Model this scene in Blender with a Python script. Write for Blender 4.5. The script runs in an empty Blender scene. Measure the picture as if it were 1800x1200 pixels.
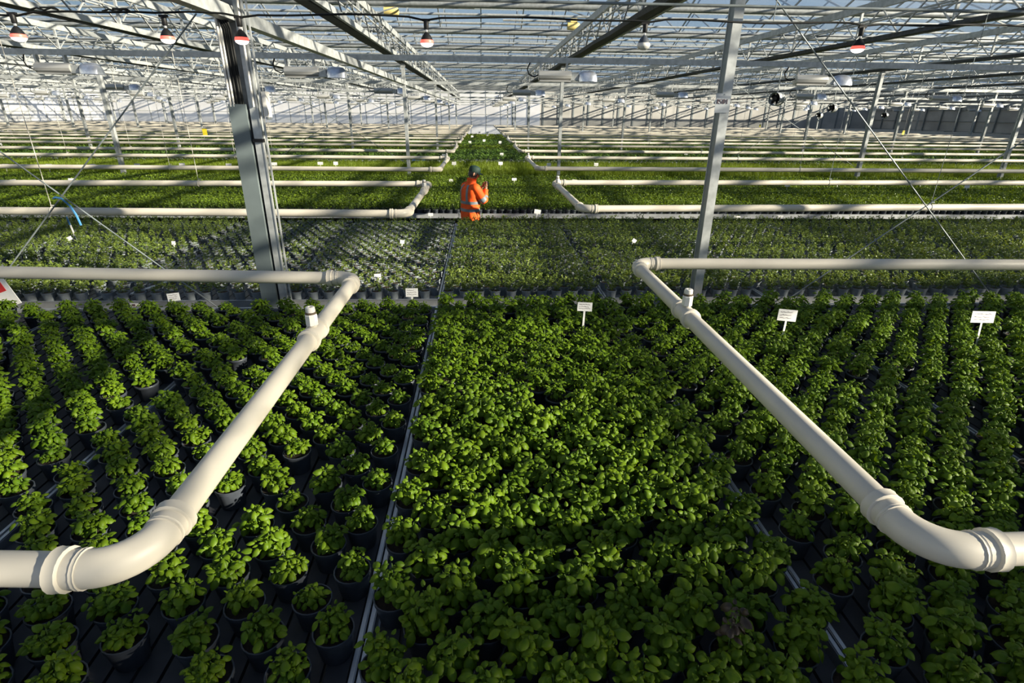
import bpy, bmesh, math
import numpy as np
from mathutils import Matrix, Vector, Euler

# ------------------------------------------------------------------ scene, camera, sky, sun, exposure
S = bpy.context.scene
C = S.collection
H = 2.62                                   # eye height above the floor
PITCH, YAW, ROLL, FPX = math.radians(22.69), math.radians(3.25), math.radians(0.67), 958.0

def cam_axes():
    cy, sy = math.cos(YAW), math.sin(YAW)
    F0 = Vector((sy, cy, 0)); R0 = Vector((cy, -sy, 0)); U0 = Vector((0, 0, 1))
    F = F0*math.cos(PITCH) - U0*math.sin(PITCH)
    U = F0*math.sin(PITCH) + U0*math.cos(PITCH)
    return R0*math.cos(ROLL) + U*math.sin(ROLL), U*math.cos(ROLL) - R0*math.sin(ROLL), F
CR, CU, CF = cam_axes()
CAM = Vector((0, 0, H))
camd = bpy.data.cameras.new('camera')
camo = bpy.data.objects.new('camera', camd); C.objects.link(camo)
m = Matrix.Identity(4)
for i in range(3):
    m[i][0], m[i][1], m[i][2], m[i][3] = CR[i], CU[i], -CF[i], CAM[i]
camo.matrix_world = m
camd.sensor_width = 36.0
camd.lens = FPX/1800*36.0
camd.clip_end = 400
S.camera = camo
camd.dof.use_dof = False

W = bpy.data.worlds.new('sky'); S.world = W; W.use_nodes = True
nt = W.node_tree; nt.nodes.clear()
def N(t, typ, **kw):
    n = t.nodes.new(typ)
    for k, v in kw.items(): setattr(n, k, v)
    return n
tc = N(nt, 'ShaderNodeTexCoord'); sx = N(nt, 'ShaderNodeSeparateXYZ')
nt.links.new(tc.outputs['Generated'], sx.inputs[0])
rp = N(nt, 'ShaderNodeValToRGB')
e = rp.color_ramp.elements
e[0].position, e[0].color = 0.0, (1.0, 1.08, 1.20, 1)
e[1].position, e[1].color = 1.0, (0.06, 0.14, 0.34, 1)
q = e.new(0.12); q.color = (0.74, 0.94, 1.14, 1)
q = e.new(0.24); q.color = (0.66, 0.88, 1.10, 1)
q = e.new(0.4); q.color = (0.20, 0.36, 0.62, 1)
nt.links.new(sx.outputs['Z'], rp.inputs['Fac'])
mp = N(nt, 'ShaderNodeMapping'); mp.inputs['Scale'].default_value = (3, 3, 11)
nz = N(nt, 'ShaderNodeTexNoise'); nz.inputs['Scale'].default_value = 1.3; nz.inputs['Detail'].default_value = 4
nt.links.new(tc.outputs['Generated'], mp.inputs[0]); nt.links.new(mp.outputs[0], nz.inputs['Vector'])
cr = N(nt, 'ShaderNodeValToRGB'); cr.color_ramp.elements[0].position = 0.50; cr.color_ramp.elements[1].position = 0.75
nt.links.new(nz.outputs['Fac'], cr.inputs['Fac'])
mx = N(nt, 'ShaderNodeMix', data_type='RGBA'); mx.inputs[7].default_value = (1.0, 1.04, 1.10, 1)
nt.links.new(cr.outputs['Color'], mx.inputs[0]); nt.links.new(rp.outputs['Color'], mx.inputs[6])
bg = N(nt, 'ShaderNodeBackground'); bg.inputs['Strength'].default_value = 0.66
wo = N(nt, 'ShaderNodeOutputWorld')
nt.links.new(mx.outputs[2], bg.inputs['Color']); nt.links.new(bg.outputs[0], wo.inputs[0])

SUN_DIR = Vector((0.88, -0.375, 0.296)).normalized()      # towards the sun: low on the right, a little behind the viewer
sund = bpy.data.lights.new('sun', 'SUN'); sund.energy = 15.5; sund.angle = math.radians(0.9); sund.color = (1.0, 0.90, 0.72)
suno = bpy.data.objects.new('sun', sund); C.objects.link(suno)
suno.rotation_euler = SUN_DIR.to_track_quat('Z', 'Y').to_euler(); suno.location = (12, -4, 9)

S.view_settings.view_transform = 'Standard'; S.view_settings.look = 'None'
S.view_settings.gamma = 1; S.view_settings.use_curve_mapping = False
S.view_settings.exposure = 0.0
S.cycles.max_bounces = 6; S.cycles.diffuse_bounces = 2; S.cycles.glossy_bounces = 3
S.cycles.transmission_bounces = 4; S.cycles.transparent_max_bounces = 28
S.cycles.caustics_reflective = False; S.cycles.caustics_refractive = False

def at(x, y, z=None, Y=None):              # where the sight line through a photo point meets a height or a depth
    d = CF*FPX + CR*(x-900) - CU*(y-600)
    t = (z-H)/d.z if z is not None else Y/d.y
    return CAM + d*t
def pix(p):
    d = Vector(p)-CAM; w = d.dot(CF)
    if w <= 0.05: return None
    return 900+FPX*d.dot(CR)/w, 600-FPX*d.dot(CU)/w

# ------------------------------------------------------------------ helpers
class MB:
    """collects shapes and links them as ONE mesh object"""
    def __init__(s): s.v = []; s.f = []; s.mi = []; s.cur = 0
    def add(s, V, F):
        o = len(s.v); s.v.extend([tuple(p) for p in V]); s.f.extend([tuple(i+o for i in f) for f in F])
        s.mi.extend([s.cur]*len(F)); return s
    def box(s, c, d, rot=None, taper=1.0):
        x, y, z = d[0]/2, d[1]/2, d[2]/2
        V = [(-x,-y,-z),(x,-y,-z),(x,y,-z),(-x,y,-z),(-x*taper,-y*taper,z),(x*taper,-y*taper,z),(x*taper,y*taper,z),(-x*taper,y*taper,z)]
        V = [Vector(p) for p in V]
        if rot is not None: V = [rot @ p for p in V]
        V = [p+Vector(c) for p in V]
        return s.add(V, [(0,3,2,1),(4,5,6,7),(0,1,5,4),(1,2,6,5),(2,3,7,6),(3,0,4,7)])
    def bar(s, a, b, w, h, up=(0,0,1)):
        a, b = Vector(a), Vector(b); t = (b-a).normalized(); u = Vector(up)
        if abs(t.dot(u)) > 0.98: u = Vector((0,1,0))
        r = t.cross(u).normalized(); u = r.cross(t)
        V = [p + r*(sx_*w/2) + u*(sz*h/2) for p in (a, b) for sx_, sz in ((-1,-1),(1,-1),(1,1),(-1,1))]
        return s.add(V, [(0,1,2,3),(7,6,5,4),(0,4,5,1),(1,5,6,2),(2,6,7,3),(3,7,4,0)])
    def tube(s, pts, r, n=8, caps=True):
        P = [Vector(p) for p in pts]; k = len(P)
        rr = r if hasattr(r, '__len__') else [r]*k
        T = [(P[min(i+1,k-1)]-P[max(i-1,0)]).normalized() for i in range(k)]
        u = Vector((0,0,1)) if abs(T[0].z) < 0.9 else Vector((0,1,0))
        V = []
        for i in range(k):
            u = (u - T[i]*u.dot(T[i]));
            if u.length < 1e-5: u = T[i].orthogonal()
            u.normalize(); w = T[i].cross(u)
            for j in range(n):
                a = 2*math.pi*j/n; V.append(P[i] + (u*math.cos(a) + w*math.sin(a))*rr[i])
        F = [(i*n+j, i*n+(j+1)%n, (i+1)*n+(j+1)%n, (i+1)*n+j) for i in range(k-1) for j in range(n)]
        if caps: F += [tuple(reversed(range(n))), tuple(range((k-1)*n, k*n))]
        return s.add(V, F)
    def lathe(s, prof, n=16, c=(0,0,0), rot=None, sc=(1,1)):
        V = []; k = len(prof)
        for r, z in prof:
            for j in range(n):
                a = 2*math.pi*j/n; p = Vector((r*math.cos(a)*sc[0], r*math.sin(a)*sc[1], z))
                if rot is not None: p = rot @ p
                V.append(p+Vector(c))
        F = [(i*n+j, i*n+(j+1)%n, (i+1)*n+(j+1)%n, (i+1)*n+j) for i in range(k-1) for j in range(n)]
        F += [tuple(reversed(range(n))), tuple(range((k-1)*n, k*n))]
        return s.add(V, F)
    def mesh(s, name, mats, smooth=True, ang=40):
        me = bpy.data.meshes.new(name); me.from_pydata(s.v, [], s.f); me.update()
        for mm in (mats if isinstance(mats, (list, tuple)) else [mats]): me.materials.append(mm)
        if any(s.mi): me.polygons.foreach_set('material_index', s.mi)
        if smooth:
            me.polygons.foreach_set('use_smooth', [True]*len(me.polygons))
            me.set_sharp_from_angle(angle=math.radians(ang))
        return me
    def build(s, name, mats, parent=None, smooth=True, ang=40):
        return link(name, s.mesh(name, mats, smooth, ang), parent)
def link(name, data, parent=None, loc=None, rz=None):
    o = bpy.data.objects.new(name, data); C.objects.link(o)
    if parent is not None: o.parent = parent
    if loc is not None: o.location = loc
    if rz is not None: o.rotation_euler = (0, 0, rz)
    return o
def tag(o, label=None, cat=None, group=None, kind=None):
    if label: o['label'] = label
    if cat: o['category'] = cat
    if group: o['group'] = group
    if kind: o['kind'] = kind
    return o
def thing(name, label, cat, loc=(0,0,0), rz=0.0, group=None):
    o = link(name, None, None, loc, rz); o.empty_display_size = 0.05
    return tag(o, label, cat, group)
def rotz(a): return Matrix.Rotation(a, 3, 'Z')
def np_mesh(name, V, Q, mats, mi=None, smooth=True):
    """fast mesh from arrays: V (n,3), Q (m,4) quads"""
    me = bpy.data.meshes.new(name); n, k = len(V), len(Q)
    me.vertices.add(n); me.vertices.foreach_set('co', np.asarray(V, np.float32).ravel())
    me.loops.add(4*k); me.loops.foreach_set('vertex_index', np.asarray(Q, np.int32).ravel())
    me.polygons.add(k); me.polygons.foreach_set('loop_start', np.arange(0, 4*k, 4, dtype=np.int32))
    try: me.polygons.foreach_set('loop_total', np.full(k, 4, np.int32))
    except Exception: pass
    for mm in mats: me.materials.append(mm)
    if mi is not None: me.polygons.foreach_set('material_index', np.asarray(mi, np.int32))
    me.polygons.foreach_set('use_smooth', np.full(k, smooth, bool))
    me.update(calc_edges=True); me.validate()
    return me
ONES = 'zeroth first second third fourth fifth sixth seventh eighth ninth tenth eleventh twelfth thirteenth fourteenth fifteenth sixteenth seventeenth eighteenth nineteenth'.split()
TENS = {2:'twenty',3:'thirty',4:'forty',5:'fifty',6:'sixty',7:'seventy',8:'eighty',9:'ninety'}
TENTH = {2:'twentieth',3:'thirtieth',4:'fortieth',5:'fiftieth',6:'sixtieth',7:'seventieth',8:'eightieth',9:'ninetieth'}
def nth(n):
    if n < 20: return ONES[n]
    return TENTH[n//10] if n % 10 == 0 else TENS[n//10] + '-' + ONES[n % 10]

# ------------------------------------------------------------------ materials
def mat(name, col, rough=0.5, metal=0.0, var=0.0, scale=8.0, spec=0.5, emit=None, estr=0.0, bump=0.0, col2=None):
    M = bpy.data.materials.new(name); M.use_nodes = True; t = M.node_tree
    b = t.nodes['Principled BSDF']
    b.inputs['Base Color'].default_value = (*col, 1); b.inputs['Roughness'].default_value = rough
    b.inputs['Metallic'].default_value = metal; b.inputs['Specular IOR Level'].default_value = spec
    if var > 0 or col2 is not None:
        g = N(t, 'ShaderNodeTexCoord'); z = N(t, 'ShaderNodeTexNoise')
        z.inputs['Scale'].default_value = scale; z.inputs['Detail'].default_value = 5
        t.links.new(g.outputs['Object'], z.inputs['Vector'])
        r = N(t, 'ShaderNodeValToRGB'); r.color_ramp.elements[0].position = 0.32; r.color_ramp.elements[1].position = 0.68
        c2 = col2 if col2 is not None else tuple(min(1, c*(1+var)) for c in col)
        c1 = col if col2 is not None else tuple(c*(1-var) for c in col)
        r.color_ramp.elements[0].color = (*c1, 1); r.color_ramp.elements[1].color = (*c2, 1)
        t.links.new(z.outputs['Fac'], r.inputs['Fac']); t.links.new(r.outputs['Color'], b.inputs['Base Color'])
        if bump > 0:
            bp = N(t, 'ShaderNodeBump'); bp.inputs['Strength'].default_value = bump; bp.inputs['Distance'].default_value = 0.01
            t.links.new(z.outputs['Fac'], bp.inputs['Height']); t.links.new(bp.outputs[0], b.inputs['Normal'])
    if emit is not None:
        b.inputs['Emission Color'].default_value = (*emit, 1); b.inputs['Emission Strength'].default_value = estr
    return M
def leaf_mat(name, ca, cb, rough=0.42, trans=0.28, scale=14.0, spec=0.35):
    M = bpy.data.materials.new(name); M.use_nodes = True; t = M.node_tree
    b = t.nodes['Principled BSDF']; out = t.nodes['Material Output']
    oi = N(t, 'ShaderNodeObjectInfo'); g = N(t, 'ShaderNodeNewGeometry')
    z = N(t, 'ShaderNodeTexNoise'); z.inputs['Scale'].default_value = scale; z.inputs['Detail'].default_value = 2
    t.links.new(g.outputs['Position'], z.inputs['Vector'])
    ma = N(t, 'ShaderNodeMath', operation='MULTIPLY_ADD'); ma.inputs[1].default_value = 0.35; 
    t.links.new(oi.outputs['Random'], ma.inputs[0]); 
    m2 = N(t, 'ShaderNodeMath', operation='MULTIPLY_ADD'); m2.inputs[1].default_value = 1.6; m2.inputs[2].default_value = -0.48
    t.links.new(z.outputs['Fac'], m2.inputs[0]); t.links.new(m2.outputs[0], ma.inputs[2])
    mixc = N(t, 'ShaderNodeMix', data_type='RGBA', clamp_factor=True)
    mixc.inputs[6].default_value = (*ca, 1); mixc.inputs[7].default_value = (*cb, 1)
    t.links.new(ma.outputs[0], mixc.inputs[0])
    t.links.new(mixc.outputs[2], b.inputs['Base Color'])
    b.inputs['Roughness'].default_value = rough; b.inputs['Specular IOR Level'].default_value = spec
    tr = N(t, 'ShaderNodeBsdfTranslucent'); ms = N(t, 'ShaderNodeMixShader'); ms.inputs[0].default_value = trans
    gm = N(t, 'ShaderNodeMix', data_type='RGBA', blend_type='MULTIPLY'); gm.inputs[0].default_value = 1.0
    gm.inputs[7].default_value = (1.5, 1.35, 0.5, 1)
    t.links.new(mixc.outputs[2], gm.inputs[6]); t.links.new(gm.outputs[2], tr.inputs['Color'])
    t.links.new(b.outputs[0], ms.inputs[1]); t.links.new(tr.outputs[0], ms.inputs[2]); t.links.new(ms.outputs[0], out.inputs[0])
    return M
M = {}
M['basil']   = leaf_mat('basil_leaf', (0.050, 0.112, 0.005), (0.140, 0.220, 0.008), 0.50, 0.22, 22, 0.2)
M['herb']    = leaf_mat('young_herb_leaf', (0.100, 0.150, 0.025), (0.210, 0.270, 0.045), 0.5, 0.25, 9)
M['parsley'] = leaf_mat('parsley_leaf', (0.075, 0.135, 0.008), (0.150, 0.220, 0.014), 0.5, 0.3, 3)
M['chive']   = leaf_mat('chive_leaf', (0.110, 0.175, 0.010), (0.190, 0.260, 0.016), 0.5, 0.3, 2)
M['mint']    = leaf_mat('mint_leaf', (0.055, 0.125, 0.016), (0.150, 0.240, 0.040), 0.5, 0.25, 5)
M['purple']  = leaf_mat('purple_leaf', (0.030, 0.020, 0.014), (0.055, 0.036, 0.022), 0.45, 0.1, 20)
M['stem']    = mat('green_stem', (0.11, 0.19, 0.04), 0.6)
M['pot']     = mat('slate_plastic', (0.055, 0.064, 0.080), 0.42, var=0.15, scale=30)
M['pot_grey']= mat('grey_plastic', (0.22, 0.25, 0.275), 0.5, var=0.18, scale=20)
M['soil']    = mat('peat', (0.018, 0.011, 0.007), 0.95, var=0.5, scale=90)
M['soil_red']= mat('brown_peat', (0.075, 0.035, 0.02), 0.95, var=0.5, scale=90)
M['alu']     = mat('aluminium', (0.50, 0.52, 0.54), 0.38, 0.55, var=0.10, scale=12)
M['slat']    = mat('shaded_wet_bench_slats', (0.045, 0.046, 0.052), 0.6, var=0.3, scale=7)  # shade between the pots and wet are put into this dark colour
M['slat_sunlit_dry']= mat('sunlit_dry_bench_slats', (0.30, 0.28, 0.25), 0.65, var=0.2, scale=7)  # the same slats dry, with sunlight put into the lighter colour
M['pvc']     = mat('cream_pvc', (0.60, 0.555, 0.47), 0.45, var=0.05, scale=5)
M['pvc_cap'] = mat('white_pvc', (0.70, 0.68, 0.63), 0.4)
M['rubber']  = mat('brown_ring', (0.09, 0.065, 0.04), 0.6)
M['galv']    = mat('galvanised_steel', (0.42, 0.44, 0.44), 0.45, 0.35, var=0.18, scale=14)
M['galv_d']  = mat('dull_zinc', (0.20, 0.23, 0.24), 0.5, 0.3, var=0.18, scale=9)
M['cover']   = mat('green_grey_paint', (0.13, 0.16, 0.165), 0.5, 0.0, var=0.08, scale=6)
M['dark']    = mat('black_plastic', (0.008, 0.008, 0.009), 0.5, spec=0.25)
M['cable']   = mat('black_cable', (0.006, 0.007, 0.007), 0.55, spec=0.2)
M['white_rope'] = mat('pale_rope', (0.55, 0.53, 0.48), 0.8)
M['sign']    = mat('white_card', (0.80, 0.79, 0.77), 0.6, var=0.04, scale=30)
M['yellow']  = mat('yellow_card', (0.80, 0.66, 0.03), 0.5)
M['red']     = mat('red_print', (0.55, 0.03, 0.03), 0.5)
M['ink']     = mat('dark_ink', (0.10, 0.06, 0.07), 0.7)
M['plate']   = mat('grey_tag', (0.44, 0.47, 0.50), 0.5)
M['chrome']  = mat('brushed_reflector', (0.72, 0.76, 0.84), 0.38, 0.8, var=0.12, scale=20)
M['lamp_box']= mat('lamp_housing', (0.52, 0.52, 0.50), 0.4, 0.3)
M['bulb_red']= mat('lit_red_glass', (0.8, 0.15, 0.12), 0.3, emit=(1.0, 0.09, 0.06), estr=1.6)
M['bulb_hot']= mat('lit_white_glass', (0.95, 0.9, 0.85), 0.3, emit=(1.0, 0.86, 0.80), estr=3.2)
M['bulb_off']= mat('frosted_glass', (0.62, 0.61, 0.58), 0.35)
M['steel']   = mat('bright_steel', (0.6, 0.6, 0.6), 0.3, 0.7)
M['floor']   = mat('concrete', (0.16, 0.155, 0.145), 0.85, var=0.2, scale=1.5)
M['blue']    = mat('blue_tape', (0.05, 0.20, 0.42), 0.5)
M['crate']   = mat('blue_crate', (0.02, 0.09, 0.42), 0.5)
M['ivory']   = mat('yellow_motor', (0.72, 0.58, 0.22), 0.5)
M['screen']  = mat('folded_shade_cloth', (0.055, 0.058, 0.060), 0.8, var=0.35, scale=16)
M['shade']   = mat('shade_blocker_sheet', (0.30, 0.30, 0.29), 0.9, var=0.1, scale=3)
_t = M['shade'].node_tree; _tr = N(_t, 'ShaderNodeBsdfTransparent'); _ms = N(_t, 'ShaderNodeMixShader'); _ms.inputs[0].default_value = 0.30      # the added blocker lets part of the sun through
_t.links.new(_t.nodes['Principled BSDF'].outputs[0], _ms.inputs[1]); _t.links.new(_tr.outputs[0], _ms.inputs[2]); _t.links.new(_ms.outputs[0], _t.nodes['Material Output'].inputs[0])
def film(name, ca, cb, sx=1.0, thin=True):
    Mm = mat(name, ca, 0.75); t = Mm.node_tree; b = t.nodes['Principled BSDF']
    g = N(t, 'ShaderNodeTexCoord'); mpn = N(t, 'ShaderNodeMapping'); mpn.inputs['Scale'].default_value = (0.35*sx, 0.35*sx, 0.5)
    z = N(t, 'ShaderNodeTexNoise'); z.inputs['Scale'].default_value = 1.2; z.inputs['Detail'].default_value = 4
    r = N(t, 'ShaderNodeValToRGB'); r.color_ramp.elements[0].position = 0.35; r.color_ramp.elements[1].position = 0.65
    r.color_ramp.elements[0].color = (*ca, 1); r.color_ramp.elements[1].color = (*cb, 1)
    t.links.new(g.outputs['Object'], mpn.inputs[0]); t.links.new(mpn.outputs[0], z.inputs['Vector'])
    t.links.new(z.outputs['Fac'], r.inputs['Fac']); t.links.new(r.outputs['Color'], b.inputs['Base Color'])
    if not thin: return Mm
    tr = N(t, 'ShaderNodeBsdfTranslucent'); ms = N(t, 'ShaderNodeMixShader'); ms.inputs[0].default_value = 0.55      # daylight comes through the film
    t.links.new(r.outputs['Color'], tr.inputs['Color']); t.links.new(b.outputs[0], ms.inputs[1]); t.links.new(tr.outputs[0], ms.inputs[2])
    t.links.new(ms.outputs[0], t.nodes['Material Output'].inputs[0])
    return Mm
M['film']  = film('white_wall_film', (0.68, 0.67, 0.65), (0.86, 0.85, 0.83))
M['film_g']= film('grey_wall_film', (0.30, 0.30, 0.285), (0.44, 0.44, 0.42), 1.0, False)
def glass_mat():
    Mm = bpy.data.materials.new('roof_glass'); Mm.use_nodes = True; t = Mm.node_tree; t.nodes.clear()
    tr = N(t, 'ShaderNodeBsdfTransparent'); tr.inputs['Color'].default_value = (0.97, 0.985, 0.985, 1)
    gl = N(t, 'ShaderNodeBsdfGlossy'); gl.inputs['Roughness'].default_value = 0.04; gl.inputs['Color'].default_value = (0.9, 0.95, 1, 1)
    lw = N(t, 'ShaderNodeLayerWeight'); lw.inputs['Blend'].default_value = 0.5
    pw = N(t, 'ShaderNodeMath', operation='POWER'); pw.inputs[1].default_value = 5.0; t.links.new(lw.outputs['Facing'], pw.inputs[0])
    r1 = N(t, 'ShaderNodeMath', operation='MULTIPLY_ADD'); r1.inputs[1].default_value = 0.96; r1.inputs[2].default_value = 0.04; t.links.new(pw.outputs[0], r1.inputs[0])
    up = N(t, 'ShaderNodeMath', operation='MULTIPLY'); up.inputs[1].default_value = 1.4; t.links.new(r1.outputs[0], up.inputs[0])
    dn = N(t, 'ShaderNodeMath', operation='ADD'); dn.inputs[1].default_value = 1.0; t.links.new(r1.outputs[0], dn.inputs[0])
    fr = N(t, 'ShaderNodeMath', operation='DIVIDE'); t.links.new(up.outputs[0], fr.inputs[0]); t.links.new(dn.outputs[0], fr.inputs[1])   # the pane's faces
    ms = N(t, 'ShaderNodeMixShader'); o = N(t, 'ShaderNodeOutputMaterial')
    t.links.new(fr.outputs[0], ms.inputs[0]); t.links.new(tr.outputs[0], ms.inputs[1]); t.links.new(gl.outputs[0], ms.inputs[2])
    t.links.new(ms.outputs[0], o.inputs[0]); return Mm
M['glass'] = glass_mat()

# ------------------------------------------------------------------ the house: floor, walls, roof
XL, XR, YF, YB = -37.0, 41.0, -7.0, 60.0
COLX = [-2.10-4.0*k for k in range(8, -1, -1)] + [2.25+4.55*k for k in range(9)]      # the bays differ a little
COLX = [x for x in COLX if XL+0.5 < x < XR-0.5]
ROWS = [5.43, 16.6, 27.8, 39.0, 50.2]
ZB, ZT, ZG, ZR = H+1.25, H+1.84, H+2.02, H+2.88        # truss bottom, truss top, gutter, ridge
def structure(name, mb, mats, smooth=False):
    return tag(mb.build(name, mats, None, smooth), kind='structure')
structure('floor', MB().box(((XL+XR)/2, (YF+YB)/2, -0.05), (XR-XL, YB-YF, 0.1)), M['floor'])
structure('wall_left', MB().add([(XL, YF, 0), (XL, YB, 0), (XL, YB, 5.4), (XL, YF, 5.4)], [(0, 1, 2, 3)]), M['film'])
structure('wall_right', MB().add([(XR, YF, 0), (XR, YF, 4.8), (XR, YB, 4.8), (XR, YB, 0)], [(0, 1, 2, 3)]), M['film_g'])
structure('wall_back', MB().add([(XL, YB, 0), (6, YB, 0), (6, YB, 5.6), (XL, YB, 5.6)], [(0, 1, 2, 3)]), M['film'])
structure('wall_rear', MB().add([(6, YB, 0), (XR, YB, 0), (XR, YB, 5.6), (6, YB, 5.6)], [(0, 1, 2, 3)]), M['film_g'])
mb = MB()
for i in range(int((XR-3)/1.55)): mb.box((3.2+1.55*i, YB-0.02, 2.35), (0.15, 0.04, 4.7))
structure('trim_1', mb, M['galv_d'])
mb = MB()
for i in range(26): mb.box((2.0-1.5*i, YB-0.015, 2.35), (0.06, 0.03, 4.7))
for z in (1.5, 2.5, 3.4): mb.box(((XL+3)/2, YB-0.015, z), (3-XL, 0.03, 0.06))
structure('trim_2', mb, M['galv'])
mb = MB()
for i in range(32): mb.box((XL+0.025, 1.0+1.9*i, 2.4), (0.05, 0.08, 4.8))
for z in (1.6, 2.4, 3.3): mb.box((XL+0.05, 30, z), (0.05, 60, 0.05))
structure('trim_3', mb, M['galv'])
mb = MB()
for i in range(32): mb.box((XR-0.10, 1.0+1.9*i, 2.4), (0.10, 0.08, 4.8))
for z in (1.6, 2.4, 3.3): mb.box((XR-0.05, 30, z), (0.05, 60, 0.05))
structure('trim_4', mb, M['galv_d'])

GY = [0.8+4.0*k for k in range(-1, 15)]
n = 0
for k, y in enumerate(GY):
    if y+4 > YB+0.5: continue
    n += 1
    g = MB()
    g.add([(XL, y, ZG+0.10), (XR, y, ZG+0.10), (XR, y+2, ZR), (XL, y+2, ZR), (XL, y+4, ZG+0.10), (XR, y+4, ZG+0.10)], [(0,1,2,3), (3,2,5,4)])
    w = structure('window_%d' % n, g, M['glass'])
    b = MB(); nb = int((XR-XL)/1.08)
    for i in range(nb+1):
        x = XL+0.3+1.08*i
        b.bar((x, y+0.02, ZG+0.08), (x, y+2, ZR-0.02), 0.024, 0.034); b.bar((x, y+3.98, ZG+0.08), (x, y+2, ZR-0.02), 0.024, 0.034)
    b.build('glazing_bars', M['galv'], w, smooth=False)
    r = MB().bar((XL, y+2, ZR), (XR, y+2, ZR), 0.07, 0.07).build('ridge_bar', M['galv'], w, smooth=False)

STRUT = {q: MB().bar((0, 0, ZT-ZG-0.01), (q*0.75, 0, 0.02), 0.022, 0.022).mesh('strut', M['galv'], False) for q in (-1, 1)}
for k, y in enumerate(GY):                   # gutters across the house, carried on the trusses
    wh = 'over the nearest bench' if y < 4 else ('%s across the roof from the camera' % nth(k))
    g = thing('roof_gutter', 'round grey roof gutter running across the house, %s' % wh, 'gutter', (0, y, ZG), group='roof gutters')
    MB().tube([(XL, 0, 0), (XR, 0, 0)], 0.066, 12).build('gutter_tube', M['galv'], g)
    MB().box(((XL+XR)/2, 0, 0.075), (XR-XL, 0.16, 0.035)).build('glazing_flange', M['alu'], g, smooth=False)
    if 2 <= k <= 7:
        for x in COLX:
            if abs(x) > 1.05*y: continue
            for q in (-1, 1): link('strut', STRUT[q], g, (x, 0, 0))
for k, y in enumerate(GY):                   # slim vent tubes, two to a bay
    for j, (dy, dz) in enumerate(((1.35, 0.02), (2.65, 0.02))):
        if y+dy > 30 or y < 0: continue
        o = MB().tube([(XL, y+dy, ZG+dz), (XR, y+dy, ZG+dz)], 0.026, 8).build('vent_tube', M['galv'])
        tag(o, 'slim pale vent tube across the %s roof bay, %s of its pair' % (nth(k), ('nearer', 'farther')[j]), 'tube', 'vent tubes')

def side(x):
    i = int(round((x-2.25)/4.55))+1 if x > 0 else int(round((-2.10-x)/4.0))+1; return nth(i) + (' right' if x > 0 else ' left')
for x in COLX:                                # lattice trusses running away from the viewer
    t = thing('roof_truss', 'lattice roof truss with folded dark screen, %s of the centre bay' % side(x), 'truss', (x, 0, ZB), group='lattice roof trusses')
    y0, y1 = YF+0.3, YB-0.2
    MB().box((0.105, (y0+y1)/2, 0.012), (0.05, y1-y0, 0.085)).build('bottom_chord', M['galv'], t, smooth=False)
    MB().box((0, (y0+y1)/2, ZT-ZB-0.06), (0.06, y1-y0, 0.12)).build('top_chord', M['galv'], t, smooth=False)
    b = MB(); nn = int((y1-y0)/0.55)
    for i in range(nn):
        ya = y0+0.55*i; za, zb = (0.03, ZT-ZB-0.12) if i % 2 == 0 else (ZT-ZB-0.12, 0.06)
        b.bar((0, ya, za), (0, ya+0.55, zb), 0.020, 0.020)
        if i % 4 == 0: b.bar((0.02, ya, 0.02), (0.02, ya, ZT-ZB-0.12), 0.04, 0.04)
    b.build('web_bars', M['galv'], t, smooth=False)
    b = MB()
    for dx in (-0.07, 0.09): b.tube([(dx, y0, 0.30), (dx, y1, 0.30)], 0.016, 6)
    b.build('drive_rods', M['galv'], t)
    rng = np.random.default_rng(int(abs(x)*100)); b = MB(); pr = []
    ys = np.arange(y0, y1, 1.4)
    V = []; 
    for yy in ys:
        j = rng.normal(0, 0.008, 3)
        V += [(-0.14+j[0], yy, 0.02), (-0.13+j[1], yy, -0.035+j[2]), (0.06-j[1], yy, -0.035-j[2]), (0.08, yy, 0.02)]
    F = [(4*i+a, 4*i+(a+1) % 4, 4*i+4+(a+1) % 4, 4*i+4+a) for i in range(len(ys)-1) for a in range(4)]
    b.add(V, F).build('folded_screen', M['screen'], t, smooth=False)

def plain_column(name, label, x, y, group):
    t = thing(name, label, 'column', (x, y, 0), group=group)
    b = MB()                                  # C-shaped post: front plate, two side plates
    b.box((0, -0.06, ZB/2), (0.085, 0.012, ZB)); b.box((0.038, 0.0, ZB/2), (0.009, 0.125, ZB)); b.box((0, 0.06, ZB/2), (0.085, 0.012, ZB))
    b.build('post', M['galv'], t, smooth=False)
    MB().box((-0.030, 0.002, ZB/2), (0.012, 0.108, ZB)).build('shaded_recess', M['galv_d'], t, smooth=False)  # darker metal: shade of the open left side put into its colour
    MB().box((0, 0, 0.01), (0.22, 0.22, 0.02)).build('base_plate', M['galv_d'], t, smooth=False)
    MB().box((0, 0, ZB-0.10), (0.11, 0.16, 0.05)).build('collar', M['galv'], t, smooth=False)
    return t
for r, y in enumerate(ROWS):
    for x in COLX:
        if abs(x)/y > 1.35: continue
        if r == 0 and -3 < x < 0: continue
        plain_column('steel_column', 'square galvanised roof column, %s row from the camera, %s of the centre aisle' % (nth(r+1), side(x)), x, y, 'galvanised roof columns')
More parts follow.
